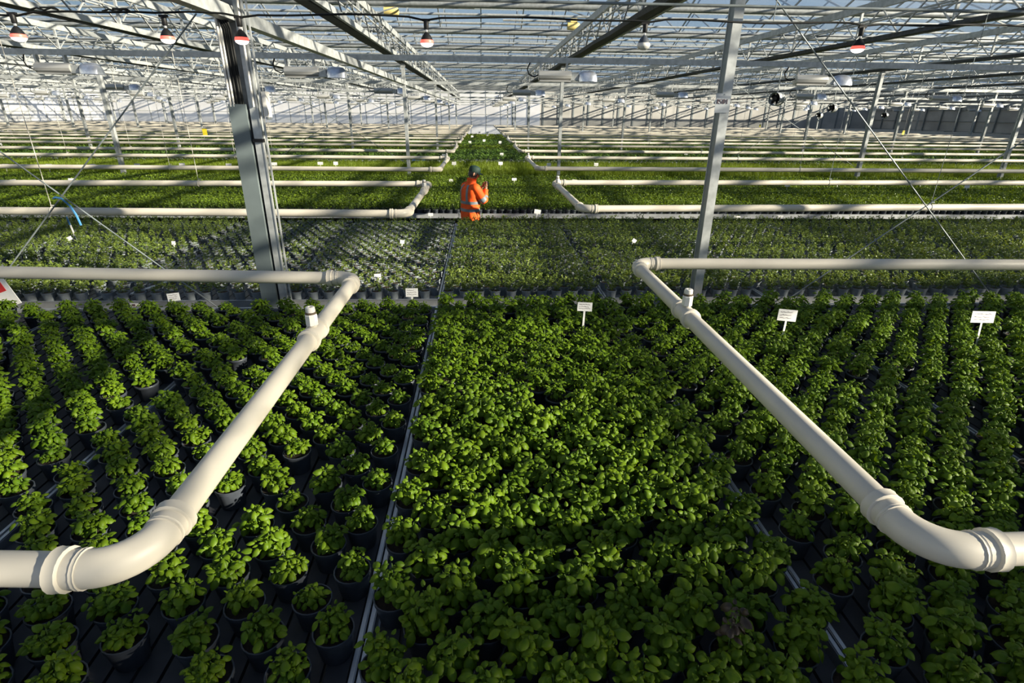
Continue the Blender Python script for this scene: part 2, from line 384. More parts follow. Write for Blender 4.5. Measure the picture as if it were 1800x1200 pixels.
# the wide column on the left with its cover and conduits
xc = COLX[[i for i, x in enumerate(COLX) if -3 < x < 0][0]]
t = thing('steel_column', 'wide roof column with green-grey cover panel and cable conduits, left of the aisle', 'column', (xc, ROWS[0], 0))
zc = H+0.05
MB().box((-0.045, -0.075, zc/2), (0.15, 0.035, zc)).build('cover_panel', M['cover'], t, smooth=False)
b = MB(); b.box((0.085, -0.055, ZB/2), (0.065, 0.03, ZB)); b.box((0.055, 0, ZB/2), (0.010, 0.13, ZB)); b.box((-0.115, 0, ZB/2), (0.012, 0.12, ZB)); b.box((-0.03, 0.055, ZB/2), (0.18, 0.012, ZB))
b.build('post', M['galv'], t, smooth=False)
b = MB(); b.box((0.125, -0.062, ZB/2), (0.010, 0.03, ZB)); b.box((0.155, -0.05, ZB/2), (0.012, 0.02, ZB))
b.build('edge_strip', M['galv'], t, smooth=False)
for dx, r in ((-0.098, 0.011), (-0.070, 0.009), (0.098, 0.010)):
    MB().tube([(dx, -0.085, zc-0.02), (dx, -0.085, ZB-0.45), (dx+0.01, -0.07, ZB-0.3)], r, 8).build('conduit', M['pvc_cap'], t)
b = MB()
for i, dx in enumerate((-0.045, -0.028, -0.012, 0.004)):
    b.tube([(dx, -0.078+0.01*(i % 2), zc-0.02), (dx, -0.085, ZB-0.62), (dx-0.06+0.01*i, -0.12, ZB-0.46), (dx-0.05, -0.06, ZB-0.40)], 0.011, 7)
b.build('cable_bundle', M['cable'], t)
b = MB(); b.box((0, 0, 0), (0.035, 0.10, 0.21)); b.build('junction_box', M['pvc_cap'], t, smooth=False).location = (0.19, -0.02, zc+0.0)
MB().box((0.19, -0.02, zc-0.115), (0.02, 0.08, 0.02)).build('box_bracket', M['galv_d'], t, smooth=False)
MB().box((0.04, -0.01, 0.01), (0.34, 0.26, 0.02)).build('base_plate', M['galv_d'], t, smooth=False)
MB().box((0.09, -0.07, zc-0.30), (0.09, 0.05, 0.03)).build('clamp', M['dark'], t, smooth=False)

o = MB().box((0, (YF+YB)/2, 0), (0.10, YB-YF-0.6, 0.105)).build('box_beam', M['galv'], smooth=False)
o.location = (-2.10, 0, H+0.745)
tag(o, 'long square steel beam fixed along the columns left of the aisle', 'beam')
RAILY = [10.4, 18.7, 27.0, 35.3, 43.6, 51.9]
for i, y in enumerate(RAILY):
    z = H+0.845
    o = MB().box((0, 0, 0), (XR-XL-0.3, 0.06, 0.085)).build('lamp_rail', M['galv'], smooth=False)
    o.location = ((XL+XR)/2, y, z)
    tag(o, 'grey steel lamp rail across the whole house, %s from the camera' % nth(i+1), 'rail', 'lamp rails')
    tag(o)
# gear motors that pull the screens
for (px, py, yy, lab) in ((688, 20, 13.4, 'yellowish gear motor by the left truss near the centre'), (1008, 46, 15.4, 'yellowish gear motor by the right truss near the centre')):
    p = at(px, py, Y=yy)
    t = thing('gear_motor', lab, 'motor', p)
    MB().lathe([(0.02, -0.16), (0.085, -0.15), (0.095, -0.05), (0.095, 0.08), (0.07, 0.14), (0.03, 0.16)], 14, rot=Matrix.Rotation(math.pi/2, 3, 'Y') @ Matrix.Rotation(0.0, 3, 'X')).build('motor_body', M['ivory'], t)
    MB().box((0, 0, 0.12), (0.16, 0.14, 0.08)).build('gearbox', M['ivory'], t, smooth=False)
    s = 1 if p.x < 0 else -1
    MB().tube([(s*0.1, 0, 0.1), (s*1.75, 0, 0.1)], 0.025, 8).build('drive_shaft', M['galv'], t)
    MB().bar((0, 0, 0.14), (0, 0, ZG-p.z-0.05), 0.03, 0.03).build('mount', M['galv'], t, smooth=False)

o = MB().tube([(-9, 5.25, at(20, 8, Y=5.25).z), (0, 5.25, at(900, 2, Y=5.25).z), (10, 5.25, at(1800, 20, Y=5.25).z)], 0.011, 8).build('conduit', M['galv_d'])
tag(o, 'thin dark conduit pipe across the very top of the view', 'pipe')

# cross bracing in the plane of the first columns
def brace(a, b, label, r=0.0065):
    o = MB().tube([a, b], r, 7).build('brace_rod', M['galv_d']); return tag(o, label, 'brace', 'bracing rods')
yb = ROWS[0]+0.02
def bp(px, py, dz=0): p = at(px, py, Y=yb); return p
def ext(a, b, z0, z1):
    d = b-a; return a+d*((z0-a.z)/d.z), a+d*((z1-a.z)/d.z)
a, b = ext(bp(1365, 0), bp(1750, 530), H+1.1, 0.3); brace(a, b, 'bracing rod sloping down to the right from the right column')
a, b = ext(bp(1800, 250), bp(1390, 525), H+1.1, 0.6); brace(a+Vector((0, 0.03, 0)), b+Vector((0, 0.03, 0)), 'bracing rod sloping down to the left toward the right column')
a, b = ext(bp(300, 85), bp(20, 465), H+0.75, 0.3); brace(a, b, 'bracing rod sloping down to the left from the wide column')
a, b = ext(bp(0, 270), bp(350, 520), H+1.1, 0.6); brace(a+Vector((0, 0.03, 0)), b+Vector((0, 0.03, 0)), 'bracing rod sloping down to the right toward the wide column')
p = at(107, 350, Y=yb-0.02)
o = MB().tube([p+Vector(q) for q in ((-.05, -.02, .01), (-.02, -.03, .02), (.03, -.03, .01), (.08, -.02, -.06), (.11, -.02, -.14), (.12, -.01, -.24))], 0.010, 6).build('twine', M['blue'])
tag(o, 'blue twine knotted where the left bracing rods cross', 'twine')
for j, r in enumerate(ROWS[1:3]):
    for k, x in enumerate(COLX):
        if abs(x) > 9 or abs(x) < 3: continue
        s = 1 if x > 0 else -1
        for q in (0, 1):
            za, zb_ = (H+1.0, 1.2) if q == 0 else (1.2, H+1.0)
            brace((x+0.02, r+0.03*q-0.015, za), (x+(4.5 if x > 0 else 4.05), r+0.03*q-0.015, zb_), 'thin bracing rod beside the %s-row column %s of the aisle, %s' % (nth(j+2), side(x), ('falling to the right', 'rising to the right')[q]), 0.007)

# unseen sheet added behind the viewer to darken the foreground
o = MB().box((13.0, 2.42, 0), (26.0, 4.84, 0.006)).build('added_shade_blocker', M['shade'], smooth=False); o.location = (3.0, -6.8, H+1.16)
tag(o, 'added unseen sheet that shades the foreground, beside and behind the viewer', 'screen')

# ------------------------------------------------------------------ benches
DECK = H-1.85
TW, X0 = 1.765, -0.455                        # tray pitch and the divider nearest the middle
def tray_mesh(y0, y1, slatm):
    L = y1-y0; w = TW-0.008
    d = MB(); k = 18; p = (w-0.06)/k
    for i in range(k): d.box((-w/2+0.03+p*(i+0.5), L/2, -0.012), (p-0.013, L-0.06, 0.024))
    for yy in (0.4, L/2, L-0.4): d.box((0, yy, -0.04), (w-0.06, 0.05, 0.03))
    sd = MB(); sd.box((0, L/2, -0.005), (0.021, L, 0.075)); sd.box((0.0, L/2, 0.0355), (0.015, L, 0.006)); sd.box((0.016, L/2, -0.036), (0.012, L, 0.008))
    en = MB(); en.box((0, 0, -0.012), (w, 0.03, 0.070)); en.box((0, -0.004, 0.026), (w, 0.022, 0.010)); en.box((0, -0.018, -0.05), (w, 0.008, 0.012))
    lg = MB(); lg.box((0, 0, -(DECK-0.05)/2), (0.05, 0.05, DECK-0.05))
    return (d.mesh('deck', slatm, False), sd.mesh('side_rail', M['alu'], False), en.mesh('end_rail', M['alu'], False), lg.mesh('leg', M['galv_d'], False), w, L)
def tray(meshes, k, y0, label, group):
    d, sd, en, lg, w, L = meshes
    t = thing('bench_tray', label, 'bench', (X0+TW*(k+0.5), y0, DECK), group=group)
    link('deck', d, t)
    o = link('side_rail', sd, t, (-w/2+0.0105, 0, 0)); o = link('side_rail', sd, t, (w/2-0.0105, L, 0), math.pi)
    link('end_rail', en, t, (0, 0.015, 0)); link('end_rail', en, t, (0, L-0.015, 0), math.pi)
    for sx_ in (-1, 1):
        for yy in (0.35, L-0.35): link('leg', lg, t, (sx_*(w/2-0.2), yy, -0.055))
    return t
def tside(k): return ('%s right' % nth(k+1)) if k >= 0 else ('%s left' % nth(-k))
B1, B2, B3, B4 = (0.05, 5.30), (5.52, 9.80), (10.85, 16.30), (16.85, 21.2)
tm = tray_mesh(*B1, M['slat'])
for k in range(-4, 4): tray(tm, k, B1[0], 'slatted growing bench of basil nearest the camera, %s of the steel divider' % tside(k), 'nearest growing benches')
tm = tray_mesh(*B2, M['slat_sunlit_dry'])
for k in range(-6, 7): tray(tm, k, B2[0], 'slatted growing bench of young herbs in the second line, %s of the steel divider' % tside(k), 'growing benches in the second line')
tm = tray_mesh(*B3, M['slat_sunlit_dry'])
for k in range(-9, 9): tray(tm, k, B3[0], 'growing bench of leafy herbs behind the person, %s of the steel divider' % tside(k), 'growing benches behind the person')
FAR = [B4, (22.4, 27.4), (28.2, 32.6), (33.6, 38.7), (39.4, 43.8), (44.8, 49.9)]
for i, (a, b) in enumerate(FAR):
    w = 2*(b*1.12)
    t = thing('growing_bench', 'long growing bench across the house, %s line from the camera' % nth(4+i), 'bench', (0, a, DECK), group='far growing benches')
    MB().box((0, (b-a)/2, -0.03), (w, b-a-0.06, 0.05)).build('deck', M['slat_sunlit_dry'], t, smooth=False)
    MB().box((0, 0.015, -0.01), (w, 0.03, 0.075)).build('end_rail', M['alu'], t, smooth=False)
    MB().box((0, b-a-0.015, -0.01), (w, 0.03, 0.075)).build('end_rail', M['alu'], t, smooth=False)
    g = MB()
    for x in np.arange(-w/2+0.4, w/2, 1.765):
        for yy in (0.4, b-a-0.4): g.box((x, yy, -(DECK+0.03)/2), (0.05, 0.05, DECK-0.03))
    g.build('legs', M['galv_d'], t, smooth=False)
p = at(210, 524, z=DECK+0.03)                 # loose metal angle left on the second bench
o = MB().bar((0, 0, 0.02), (0.42, 0.36, 0.12), 0.05, 0.006).build('metal_angle', M['alu'], smooth=False); o.location = (p.x, B2[0]+0.06, DECK+0.02)
tag(o, 'loose aluminium angle leaning on the front edge of the second bench', 'metal angle')
p = at(237, 530, Y=B2[0])
t = thing('edge_label', 'small white sticker plate on the front rail of the second bench', 'label', (p.x, B2[0]-0.012, DECK-0.008))
MB().box((0, 0, 0), (0.095, 0.004, 0.036)).build('card', M['sign'], t, smooth=False)
MB().box((-0.01, -0.003, 0), (0.030, 0.003, 0.022)).build('printed_mark', M['ink'], t, smooth=False)

# ------------------------------------------------------------------ plants
def leaf(L, Wd, nu, nv, droop=0.25, bulge=0.35):
    """one blade: along x, across y, up z -> V, Q"""
    us = np.linspace(0, 1, nu+1) if nu > 1 else np.array([0.12, 0.8]); vs = np.linspace(-1, 1, nv+1)
    V = []
    for u in us:
        w = Wd*max(0.06, math.sin(math.pi*min(1, max(0, u**0.85)))**0.62)
        for v in vs:
            a = abs(v); b = -bulge*w*a*a*0.8 + (bulge*w*0.22*math.exp(-((a-0.45)/0.25)**2) if nv > 2 else 0)
            V.append((L*(u-0.12*u*u*droop*2), v*w*(1-0.12*bulge*a), L*(0.30*bulge*u-droop*u*u) + b))
    Q = [(i*(nv+1)+j, i*(nv+1)+j+1, (i+1)*(nv+1)+j+1, (i+1)*(nv+1)+j) for i in range(nu) for j in range(nv)]
    return np.array(V), np.array(Q)
def place(V, pos, az, pitch, roll=0.0):
    cr, sr = math.cos(roll), math.sin(roll); cp, sp = math.cos(pitch), math.sin(pitch); ca, sa = math.cos(az), math.sin(az)
    x, y, z = V[:, 0], V[:, 1], V[:, 2]
    y, z = y*cr-z*sr, y*sr+z*cr
    x, z = x*cp-z*sp, x*sp+z*cp
    x, y = x*ca-y*sa, x*sa+y*ca
    return np.stack([x+pos[0], y+pos[1], z+pos[2]], 1)
class Acc:
    def __init__(s): s.V = []; s.Q = []; s.m = []; s.n = 0
    def add(s, V, Q, mi=0):
        s.V.append(V); s.Q.append(Q+s.n); s.m.append(np.full(len(Q), mi)); s.n += len(V)
    def get(s): return np.concatenate(s.V), np.concatenate(s.Q), np.concatenate(s.m)
def stick(a, b, r, n=4):
    a, b = np.array(a, float), np.array(b, float); t = b-a; t /= np.linalg.norm(t)+1e-9
    u = np.cross(t, [0, 1, 0.1]); u /= np.linalg.norm(u)+1e-9; w = np.cross(t, u)
    V = [p + (u*math.cos(2*math.pi*j/n)+w*math.sin(2*math.pi*j/n))*r for p in (a, b) for j in range(n)]
    return np.array(V), np.array([(j, (j+1) % n, n+(j+1) % n, n+j) for j in range(n)])
def basil(seed, nu=5, nv=4, stems=9, size=1.0, hgt=0.115):
    """foliage of one basil pot; z=0 is the soil"""
    rng = np.random.default_rng(seed); A = Acc()
    for s in range(stems):
        az = 2*math.pi*(s+rng.uniform(-.35, .35))/stems if s < stems-2 else rng.uniform(0, 6.28)
        inner = s >= stems-2
        r0 = rng.uniform(0.010, 0.036); r1 = (rng.uniform(0.0, 0.02) if inner else rng.uniform(0.030, 0.058))*size
        h = hgt*size*(rng.uniform(0.95, 1.2) if inner else rng.uniform(0.6, 1.0))
        base = np.array([r0*math.cos(az), r0*math.sin(az), -0.004]); tip = np.array([r1*math.cos(az), r1*math.sin(az), h])
        A.add(*stick(base, tip, 0.0022), mi=1)
        ph = rng.uniform(0, 3.14)
        for lv, (fr, L, pt) in enumerate(((0.45, 0.034, -0.30), (0.75, 0.043, -0.15), (1.0, 0.042, 0.0), (1.03, 0.022, 0.5))):
            if lv == 0 and rng.random() < 0.3: continue
            pos = base+(tip-base)*min(fr, 1)
            for d in (0, math.pi):
                a = ph+d+rng.normal(0, .25); LL = L*size*rng.uniform(0.78, 1.18)
                V, Q = leaf(LL, LL*rng.uniform(0.34, 0.41), nu, nv, droop=rng.uniform(0.45, 0.95) if lv < 3 else 0.25, bulge=0.85)
                off = np.array([math.cos(a), math.sin(a), 0.15])*0.010*size
                A.add(place(V, pos+off, a, pt+rng.normal(0, .22), rng.normal(0, .25)), Q)
            ph += math.pi/2
    return A.get()
def herb(seed, stems, hmin, hmax, L=0.022, nu=2, nv=2, spread=0.05, per=5, up=0.35):
    rng = np.random.default_rng(seed); A = Acc()
    for s in range(stems):
        az = rng.uniform(0, 6.28); r0 = 0.042*math.sqrt(rng.random()); h = rng.uniform(hmin, hmax); r1 = r0+spread*rng.uniform(-.1, .7)
        base = np.array([r0*math.cos(az), r0*math.sin(az), -0.004]); tip = np.array([r1*math.cos(az), r1*math.sin(az), h])
        if nu > 1: A.add(*stick(base, tip, 0.0013, 3), mi=1)
        for k in range(per):
            a = rng.uniform(0, 6.28); LL = L*rng.uniform(.65, 1.25); f = rng.uniform(0.55, 1.0) if k else 1.0
            V, Q = leaf(LL, LL*0.42, nu, nv, droop=0.3, bulge=0.3)
            A.add(place(V, base+(tip-base)*f, a, up+rng.normal(0, .45), rng.normal(0, .4)), Q)
    return A.get()
def blades(seed, n, h, w=0.006, spread=0.06):
    rng = np.random.default_rng(seed); A = Acc()
    for k in range(n):
        az = rng.uniform(0, 6.28); r = 0.05*math.sqrt(rng.random()); hh = h*rng.uniform(.7, 1.15); b = np.array([r*math.cos(az), r*math.sin(az), 0])
        le = rng.uniform(0, spread); a2 = rng.uniform(0, 6.28); tip = b+np.array([le*math.cos(a2), le*math.sin(a2), hh])
        s = np.array([math.cos(az+1.5), math.sin(az+1.5), 0])*w/2; mid = (b+tip)/2+np.array([0, 0, hh*.06])
        A.add(np.array([b-s, b+s, mid+s, mid-s, tip+s*.2, tip-s*.2]), np.array([(0, 1, 2, 3), (3, 2, 4, 5)]))
    return A.get()
def pot_arrays(r, h, n=10, rb=0.76):
    """simple pot with its earth for the mass fields (n even)"""
    ring = lambda rr, z: np.array([(rr*math.cos(2*math.pi*j/n), rr*math.sin(2*math.pi*j/n), z) for j in range(n)])
    V = np.concatenate([ring(r*rb, 0), ring(r*.96, h*.86), ring(r, h*.87), ring(r, h), ring(r*.92, h), ring(r*.90, h*.88)])
    Q = [(k*n+j, k*n+(j+1) % n, (k+1)*n+(j+1) % n, (k+1)*n+j) for k in range(5) for j in range(n)]; mi = [1]*len(Q)
    b = 5*n; a, c = 0, n-1; 
    while c-a > 2:
        Q.append((b+a, b+a+1, b+c-1, b+c)); mi.append(2); a += 1; c -= 1
    return V, np.array(Q), np.array(mi)
def pot_meshes(r, h, m_pot, m_soil, n=20, rb=0.76):
    p = MB().lathe([(r*rb*.9, 0), (r*rb, 0.002), (r*.95, h*.84), (r*1.0, h*.855), (r*1.015, h*.99), (r*.99, h), (r*.945, h*.995), (r*.92, h*.86), (r*.5, h*.85)], n)
    s = MB(); rng = np.random.default_rng(int(r*1e4))
    s.lathe([(r*.93, h*.865), (r*.6, h*.885), (r*.25, h*.89), (0.004, h*.885)], n)
    return p.mesh('pot', m_pot), s.mesh('soil', m_soil)
def in_frame(p, mx=90, my=90):
    q = pix(p); return q is not None and -mx < q[0] < 1800+mx and -my < q[1] < 1200+my
def field(name, groups, mats, label, cat, seed=1, pot=None, smin=.88, smax=1.12):
    """one mass of plants: groups of (points, variants), every plant a copy of one of the variants"""
    rng = np.random.default_rng(seed); A = []; Qs = []; Ms = []; n = 0
    for pts, variants in groups:
        if len(pts) == 0: continue
        pts = np.array(pts); pick = rng.integers(0, len(variants), len(pts)); ang = rng.uniform(0, 6.28, len(pts)); sc = rng.uniform(smin, smax, len(pts))
        for vi, (V, Q, mi) in enumerate(variants):
            I = np.where(pick == vi)[0]
            if len(I) == 0: continue
            c, s = np.cos(ang[I])[:, None], np.sin(ang[I])[:, None]; k = sc[I][:, None]
            X = (V[None, :, 0]*c - V[None, :, 1]*s)*k + pts[I, 0][:, None]; Y = (V[None, :, 0]*s + V[None, :, 1]*c)*k + pts[I, 1][:, None]
            Z = V[None, :, 2]*k + pts[I, 2][:, None]
            A.append(np.stack([X, Y, Z], 2).reshape(-1, 3))
            Qs.append((Q[None] + (np.arange(len(I))*len(V))[:, None, None] + n).reshape(-1, 4)); Ms.append(np.tile(mi, len(I))); n += len(I)*len(V)
        if pot is not None:
            V, Q, mi = pot
            A.append((V[None]+pts[:, None, :]).reshape(-1, 3))
            Qs.append((Q[None] + (np.arange(len(pts))*len(V))[:, None, None] + n).reshape(-1, 4)); Ms.append(np.tile(mi, len(pts))+1); n += len(pts)*len(V)
    me = np_mesh(name, np.concatenate(A), np.concatenate(Qs), mats, np.concatenate(Ms))
    o = link(name, me); return tag(o, label, cat, kind='stuff')

# --- basil on the nearest benches -------------------------------------------------
rng = np.random.default_rng(7)
PR, PH = 0.074, 0.118
pts = []                                      # (x, y, tray, column in tray, row)
for k in range(-4, 4):
    x0 = X0+TW*k
    for c in range(14):
        x = x0+0.098+0.1207*c
        for r in range(18):
            y = B1[0]+0.10+0.2875*r+(0.1437 if c % 2 else 0)
            if y > B1[1]-0.19 or rng.random() < (0.02 if k < 0 else 0.008): continue
            pts.append((x+rng.normal(0, .006), y+rng.normal(0, .007), k, c, r))
vis = [p for p in pts if in_frame((p[0], p[1], DECK+0.15), 60, 70)]
near = [p for p in pts if in_frame((p[0], p[1], DECK+0.15), 260, 260)]
def depth(p): return (Vector((p[0], p[1], DECK+.1))-CAM).dot(CF)
vis.sort(key=depth)
solo = vis[:300]; soloset = set((p[2], p[3], p[4]) for p in solo)
rest = [p for p in near if (p[2], p[3], p[4]) not in soloset]
pot_me, soil_me = pot_meshes(PR, PH, M['pot'], M['soil'])
NV = 7
fol_l = []; fol_r = []; fol_m = []
for i in range(NV):
    for lst, st, sz, hg, so in ((fol_l, 12, 0.98, 0.080, 100), (fol_r, 12, 1.26, 0.100, 200), (fol_m, 12, 1.10, 0.110, 300)):
        V, Q, mi = basil(so+i, 5, 4, st, sz, hg); lst.append(np_mesh('foliage', V, Q, [M['basil'], M['stem']], mi))
V, Q, mi = basil(331, 5, 4, 7, 0.85, 0.06); fol_small = np_mesh('foliage', V, Q, [M['basil'], M['stem']], mi)
colsort = {}
for p in solo: colsort.setdefault((p[2], p[3]), []).append(p)
for kk, lst in colsort.items():
    lst.sort(key=lambda p: p[1])
    k, c = kk
    cnum = (k*14+c+1) if k >= 0 else -(k*14+c)
    sd = 'right' if k >= 0 else 'left'
    for i, p in enumerate(lst):
        small = (p[0] < X0 and rng.random() < 0.05)
        fm = fol_small if small else (fol_l if p[2] < 0 else fol_r if p[2] == 0 else fol_m)[rng.integers(NV)]
        lab = 'potted basil, %s column %s of the steel divider, %s pot from the near end' % (nth(cnum), sd, nth(i+1))
        if small: lab = 'sparse ' + lab
        t = thing('basil_pot', lab, 'potted plant', (p[0], p[1], DECK), rng.uniform(0, 6.28), 'potted basil on the nearest benches')
        link('pot', pot_me, t); link('soil', soil_me, t)
        f = link('foliage', fm, t, (0, 0, PH*.88)); s = rng.uniform(.9, 1.12)*(.86 if c in (0, 13) else 1); f.scale = (s, s, s*rng.uniform(.92, 1.08))
fv_l = [basil(400+i, 3, 2, 11, 0.98, 0.080) for i in range(8)]; fv_r = [basil(500+i, 3, 2, 11, 1.12, 0.110) for i in range(8)]
pv, pq, pm = pot_arrays(PR, PH, 12)
BM = [M['basil'], M['stem'], M['pot'], M['soil']]
def lift(vs, z): return [(V+np.array([0, 0, z]), Q, mi) for V, Q, mi in vs]
field('basil_plants', [([(p[0], p[1], DECK) for p in rest if p[2] < 0], lift(fv_l, PH*.88)), ([(p[0], p[1], DECK) for p in rest if p[2] >= 0], lift(fv_r, PH*.88))], BM, 'the many smaller-looking basil pots filling the back of the nearest benches', 'potted plants', 3, (pv, pq, pm))

# --- young herbs on the second line of benches ------------------------------------
pts = []
HR, HH = 0.058, 0.098
for k in range(-6, 7):
    x0 = X0+TW*k
    for c in range(20):
        x = x0+0.085+0.0840*c
        for r in range(15):
            y = B2[0]+0.105+0.300*r+(0.15 if c % 2 else 0)
            if y > B2[1]-0.07: continue
            pts.append((x+rng.normal(0, .005), y+rng.normal(0, .006), k, c, r))
vis = [p for p in pts if in_frame((p[0], p[1], DECK+.1), 40, 40)]
near = [p for p in pts if in_frame((p[0], p[1], DECK+.1), 320, 200)]
vis.sort(key=depth); solo = vis[:300]; soloset = set((p[2], p[3], p[4]) for p in solo)
rest = [p for p in near if (p[2], p[3], p[4]) not in soloset]
hp_me, hs_me = pot_meshes(HR, HH, M['pot_grey'], M['soil_red'], 16, 0.78)
HMT = [M['herb'], M['stem'], M['pot_grey'], M['soil_red']]
hv_s = []; hv_d = []
for i in range(6):
    V, Q, mi = herb(600+i, 9, 0.03, 0.075, 0.024, 3, 2, 0.06, 5); hv_s.append(np_mesh('foliage', V, Q, HMT[:2], mi))
    V, Q, mi = herb(640+i, 16, 0.05, 0.115, 0.026, 3, 2, 0.07, 6); hv_d.append(np_mesh('foliage', V, Q, HMT[:2], mi))
rows = {}
for p in solo: rows.setdefault(2*p[4]+(p[3] % 2), []).append(p)
for ri, rr in enumerate(sorted(rows)):
    L_ = sorted([p for p in rows[rr] if p[2] < 0], key=lambda p: -p[0]); R_ = sorted([p for p in rows[rr] if p[2] >= 0], key=lambda p: p[0])
    for lst, sd in ((L_, 'left'), (R_, 'right')):
        for i, p in enumerate(lst):
            t = thing('herb_pot', 'young herb in grey pot, %s row of the second benches, %s %s of the divider' % (('front' if ri == 0 else nth(ri+1)), nth(i+1), sd), 'potted plant', (p[0], p[1], DECK), rng.uniform(0, 6.28), 'potted young herbs on the second benches')
            link('pot', hp_me, t); link('soil', hs_me, t)
            f = link('foliage', (hv_s if p[2] in (-1, -2) else hv_d)[rng.integers(6)], t, (0, 0, HH*.88)); s = rng.uniform(.85, 1.15); f.scale = (s, s, s)
hp = pot_arrays(HR, HH, 8, .78)
fs = lift([herb(700+i, 8, 0.03, 0.075, 0.025, 2, 1, 0.06, 4) for i in range(8)], HH*.88)
fd = lift([herb(740+i, 13, 0.05, 0.115, 0.028, 2, 1, 0.07, 5) for i in range(8)], HH*.88)
field('young_herbs', [([(p[0], p[1], DECK) for p in rest if p[2] in (-1, -2)], fs), ([(p[0], p[1], DECK) for p in rest if p[2] not in (-1, -2)], fd)], HMT, 'the many young herbs in grey pots filling the back of the second benches', 'potted plants', 5, hp)

# --- leafy herbs behind the person, then the far benches --------------------------
def grid(y0, y1, dx, dy, seed, jit=0.02, ext=1.25, z=DECK):
    g = np.random.default_rng(seed); out = []
    for j, y in enumerate(np.arange(y0+0.08, y1-0.06, dy)):
        lim = 0.98*y*ext
        for i, x in enumerate(np.arange(-lim+(dx/2 if j % 2 else 0), lim, dx)):
            if not XL+.7 < x < XR-.7: continue
            out.append((x+g.normal(0, jit), y+g.normal(0, jit), z, i, j))
    return out
pp = grid(*B3, 0.145, 0.135, 21, 0.01)
pl = [herb(800+i, 15, 0.12, 0.21, 0.040, 2, 1, 0.10, 4, 0.5) for i in range(8)]
vis = sorted([p for p in pp if in_frame((p[0], p[1], DECK+.1), 10, 10) and -0.6 < 99], key=lambda p: p[1])
front = [p for p in vis if p[4] <= 1][:300]; fset = set((p[3], p[4]) for p in front)
pmesh = []
for V, Q, mi in pl[:5]:
    pV = pot_arrays(0.058, 0.10, 8, .78); 
    VV = np.concatenate([V+np.array([0, 0, .04]), pV[0]]); QQ = np.concatenate([Q, pV[1]+len(V)]); mm = np.concatenate([mi, pV[2]+1])
    pmesh.append(np_mesh('leafy_herb', VV, QQ, [M['parsley'], M['stem'], M['pot'], M['soil']], mm))
for j in (0, 1):
    rowp = [p for p in front if p[4] == j]
    for lst, sd in ((sorted([p for p in rowp if p[0] < -0.2], key=lambda p: -p[0]), 'left'), (sorted([p for p in rowp if p[0] >= -0.2], key=lambda p: p[0]), 'right')):
        for i, p in enumerate(lst):
            o = link('leafy_herb', pmesh[rng.integers(5)], None, (p[0], p[1], DECK), rng.uniform(0, 6.28))
            tag(o, 'leafy green herb in the %s row behind the person, %s %s of the person' % (('front', 'second')[j], nth(i+1), sd), 'potted plant', 'leafy herbs behind the person')
field('leafy_herbs', [([(p[0], p[1], DECK+.04) for p in pp if (p[3], p[4]) not in fset], pl)], [M['parsley'], M['stem']], 'carpet of leafy green herbs on the bench behind the person', 'plants', 9)
cv = [blades(900+i, 34, 0.21, 0.007, 0.09) for i in range(8)]
pp = grid(*B4, 0.15, 0.14, 22, 0.02)
field('chives', [([(p[0], p[1], DECK+.05) for p in pp], cv)], [M['chive']], 'carpet of grassy yellow-green chives on the fourth line of benches', 'plants', 10)
mv = lift([herb(950+i, 6, 0.09, 0.20, 0.075, 2, 1, 0.12, 4, 0.2) for i in range(8)], 0.10)
pp = grid(*FAR[1], 0.21, 0.20, 23, 0.02)
field('broad_leaved_herbs', [([(p[0], p[1], DECK) for p in pp], mv)], [M['mint'], M['stem'], M['pot_grey'], M['soil']], 'broad-leaved herbs in grey pots on the fifth line of benches', 'plants', 11, pot_arrays(0.07, .12, 6, .8))
kinds = [('parsley', 'dark green herbs on the sixth line of benches'), ('mint', 'mixed green herbs on the seventh line of benches'), ('parsley', 'green herbs on the eighth line of benches'), ('chive', 'bright green herbs on the farthest benches')]
fv = [herb(980+i, 5, 0.12, 0.22, 0.085, 1, 1, 0.14, 4, 0.3) for i in range(8)]
for i, (mk, lab) in enumerate(kinds):
    pp = grid(*FAR[2+i], 0.22, 0.22, 30+i, 0.03, 1.12)
    field('herbs', [([(p[0], p[1], DECK+.03) for p in pp], fv)], [M[mk], M['stem']], lab, 'plants', 12+i)

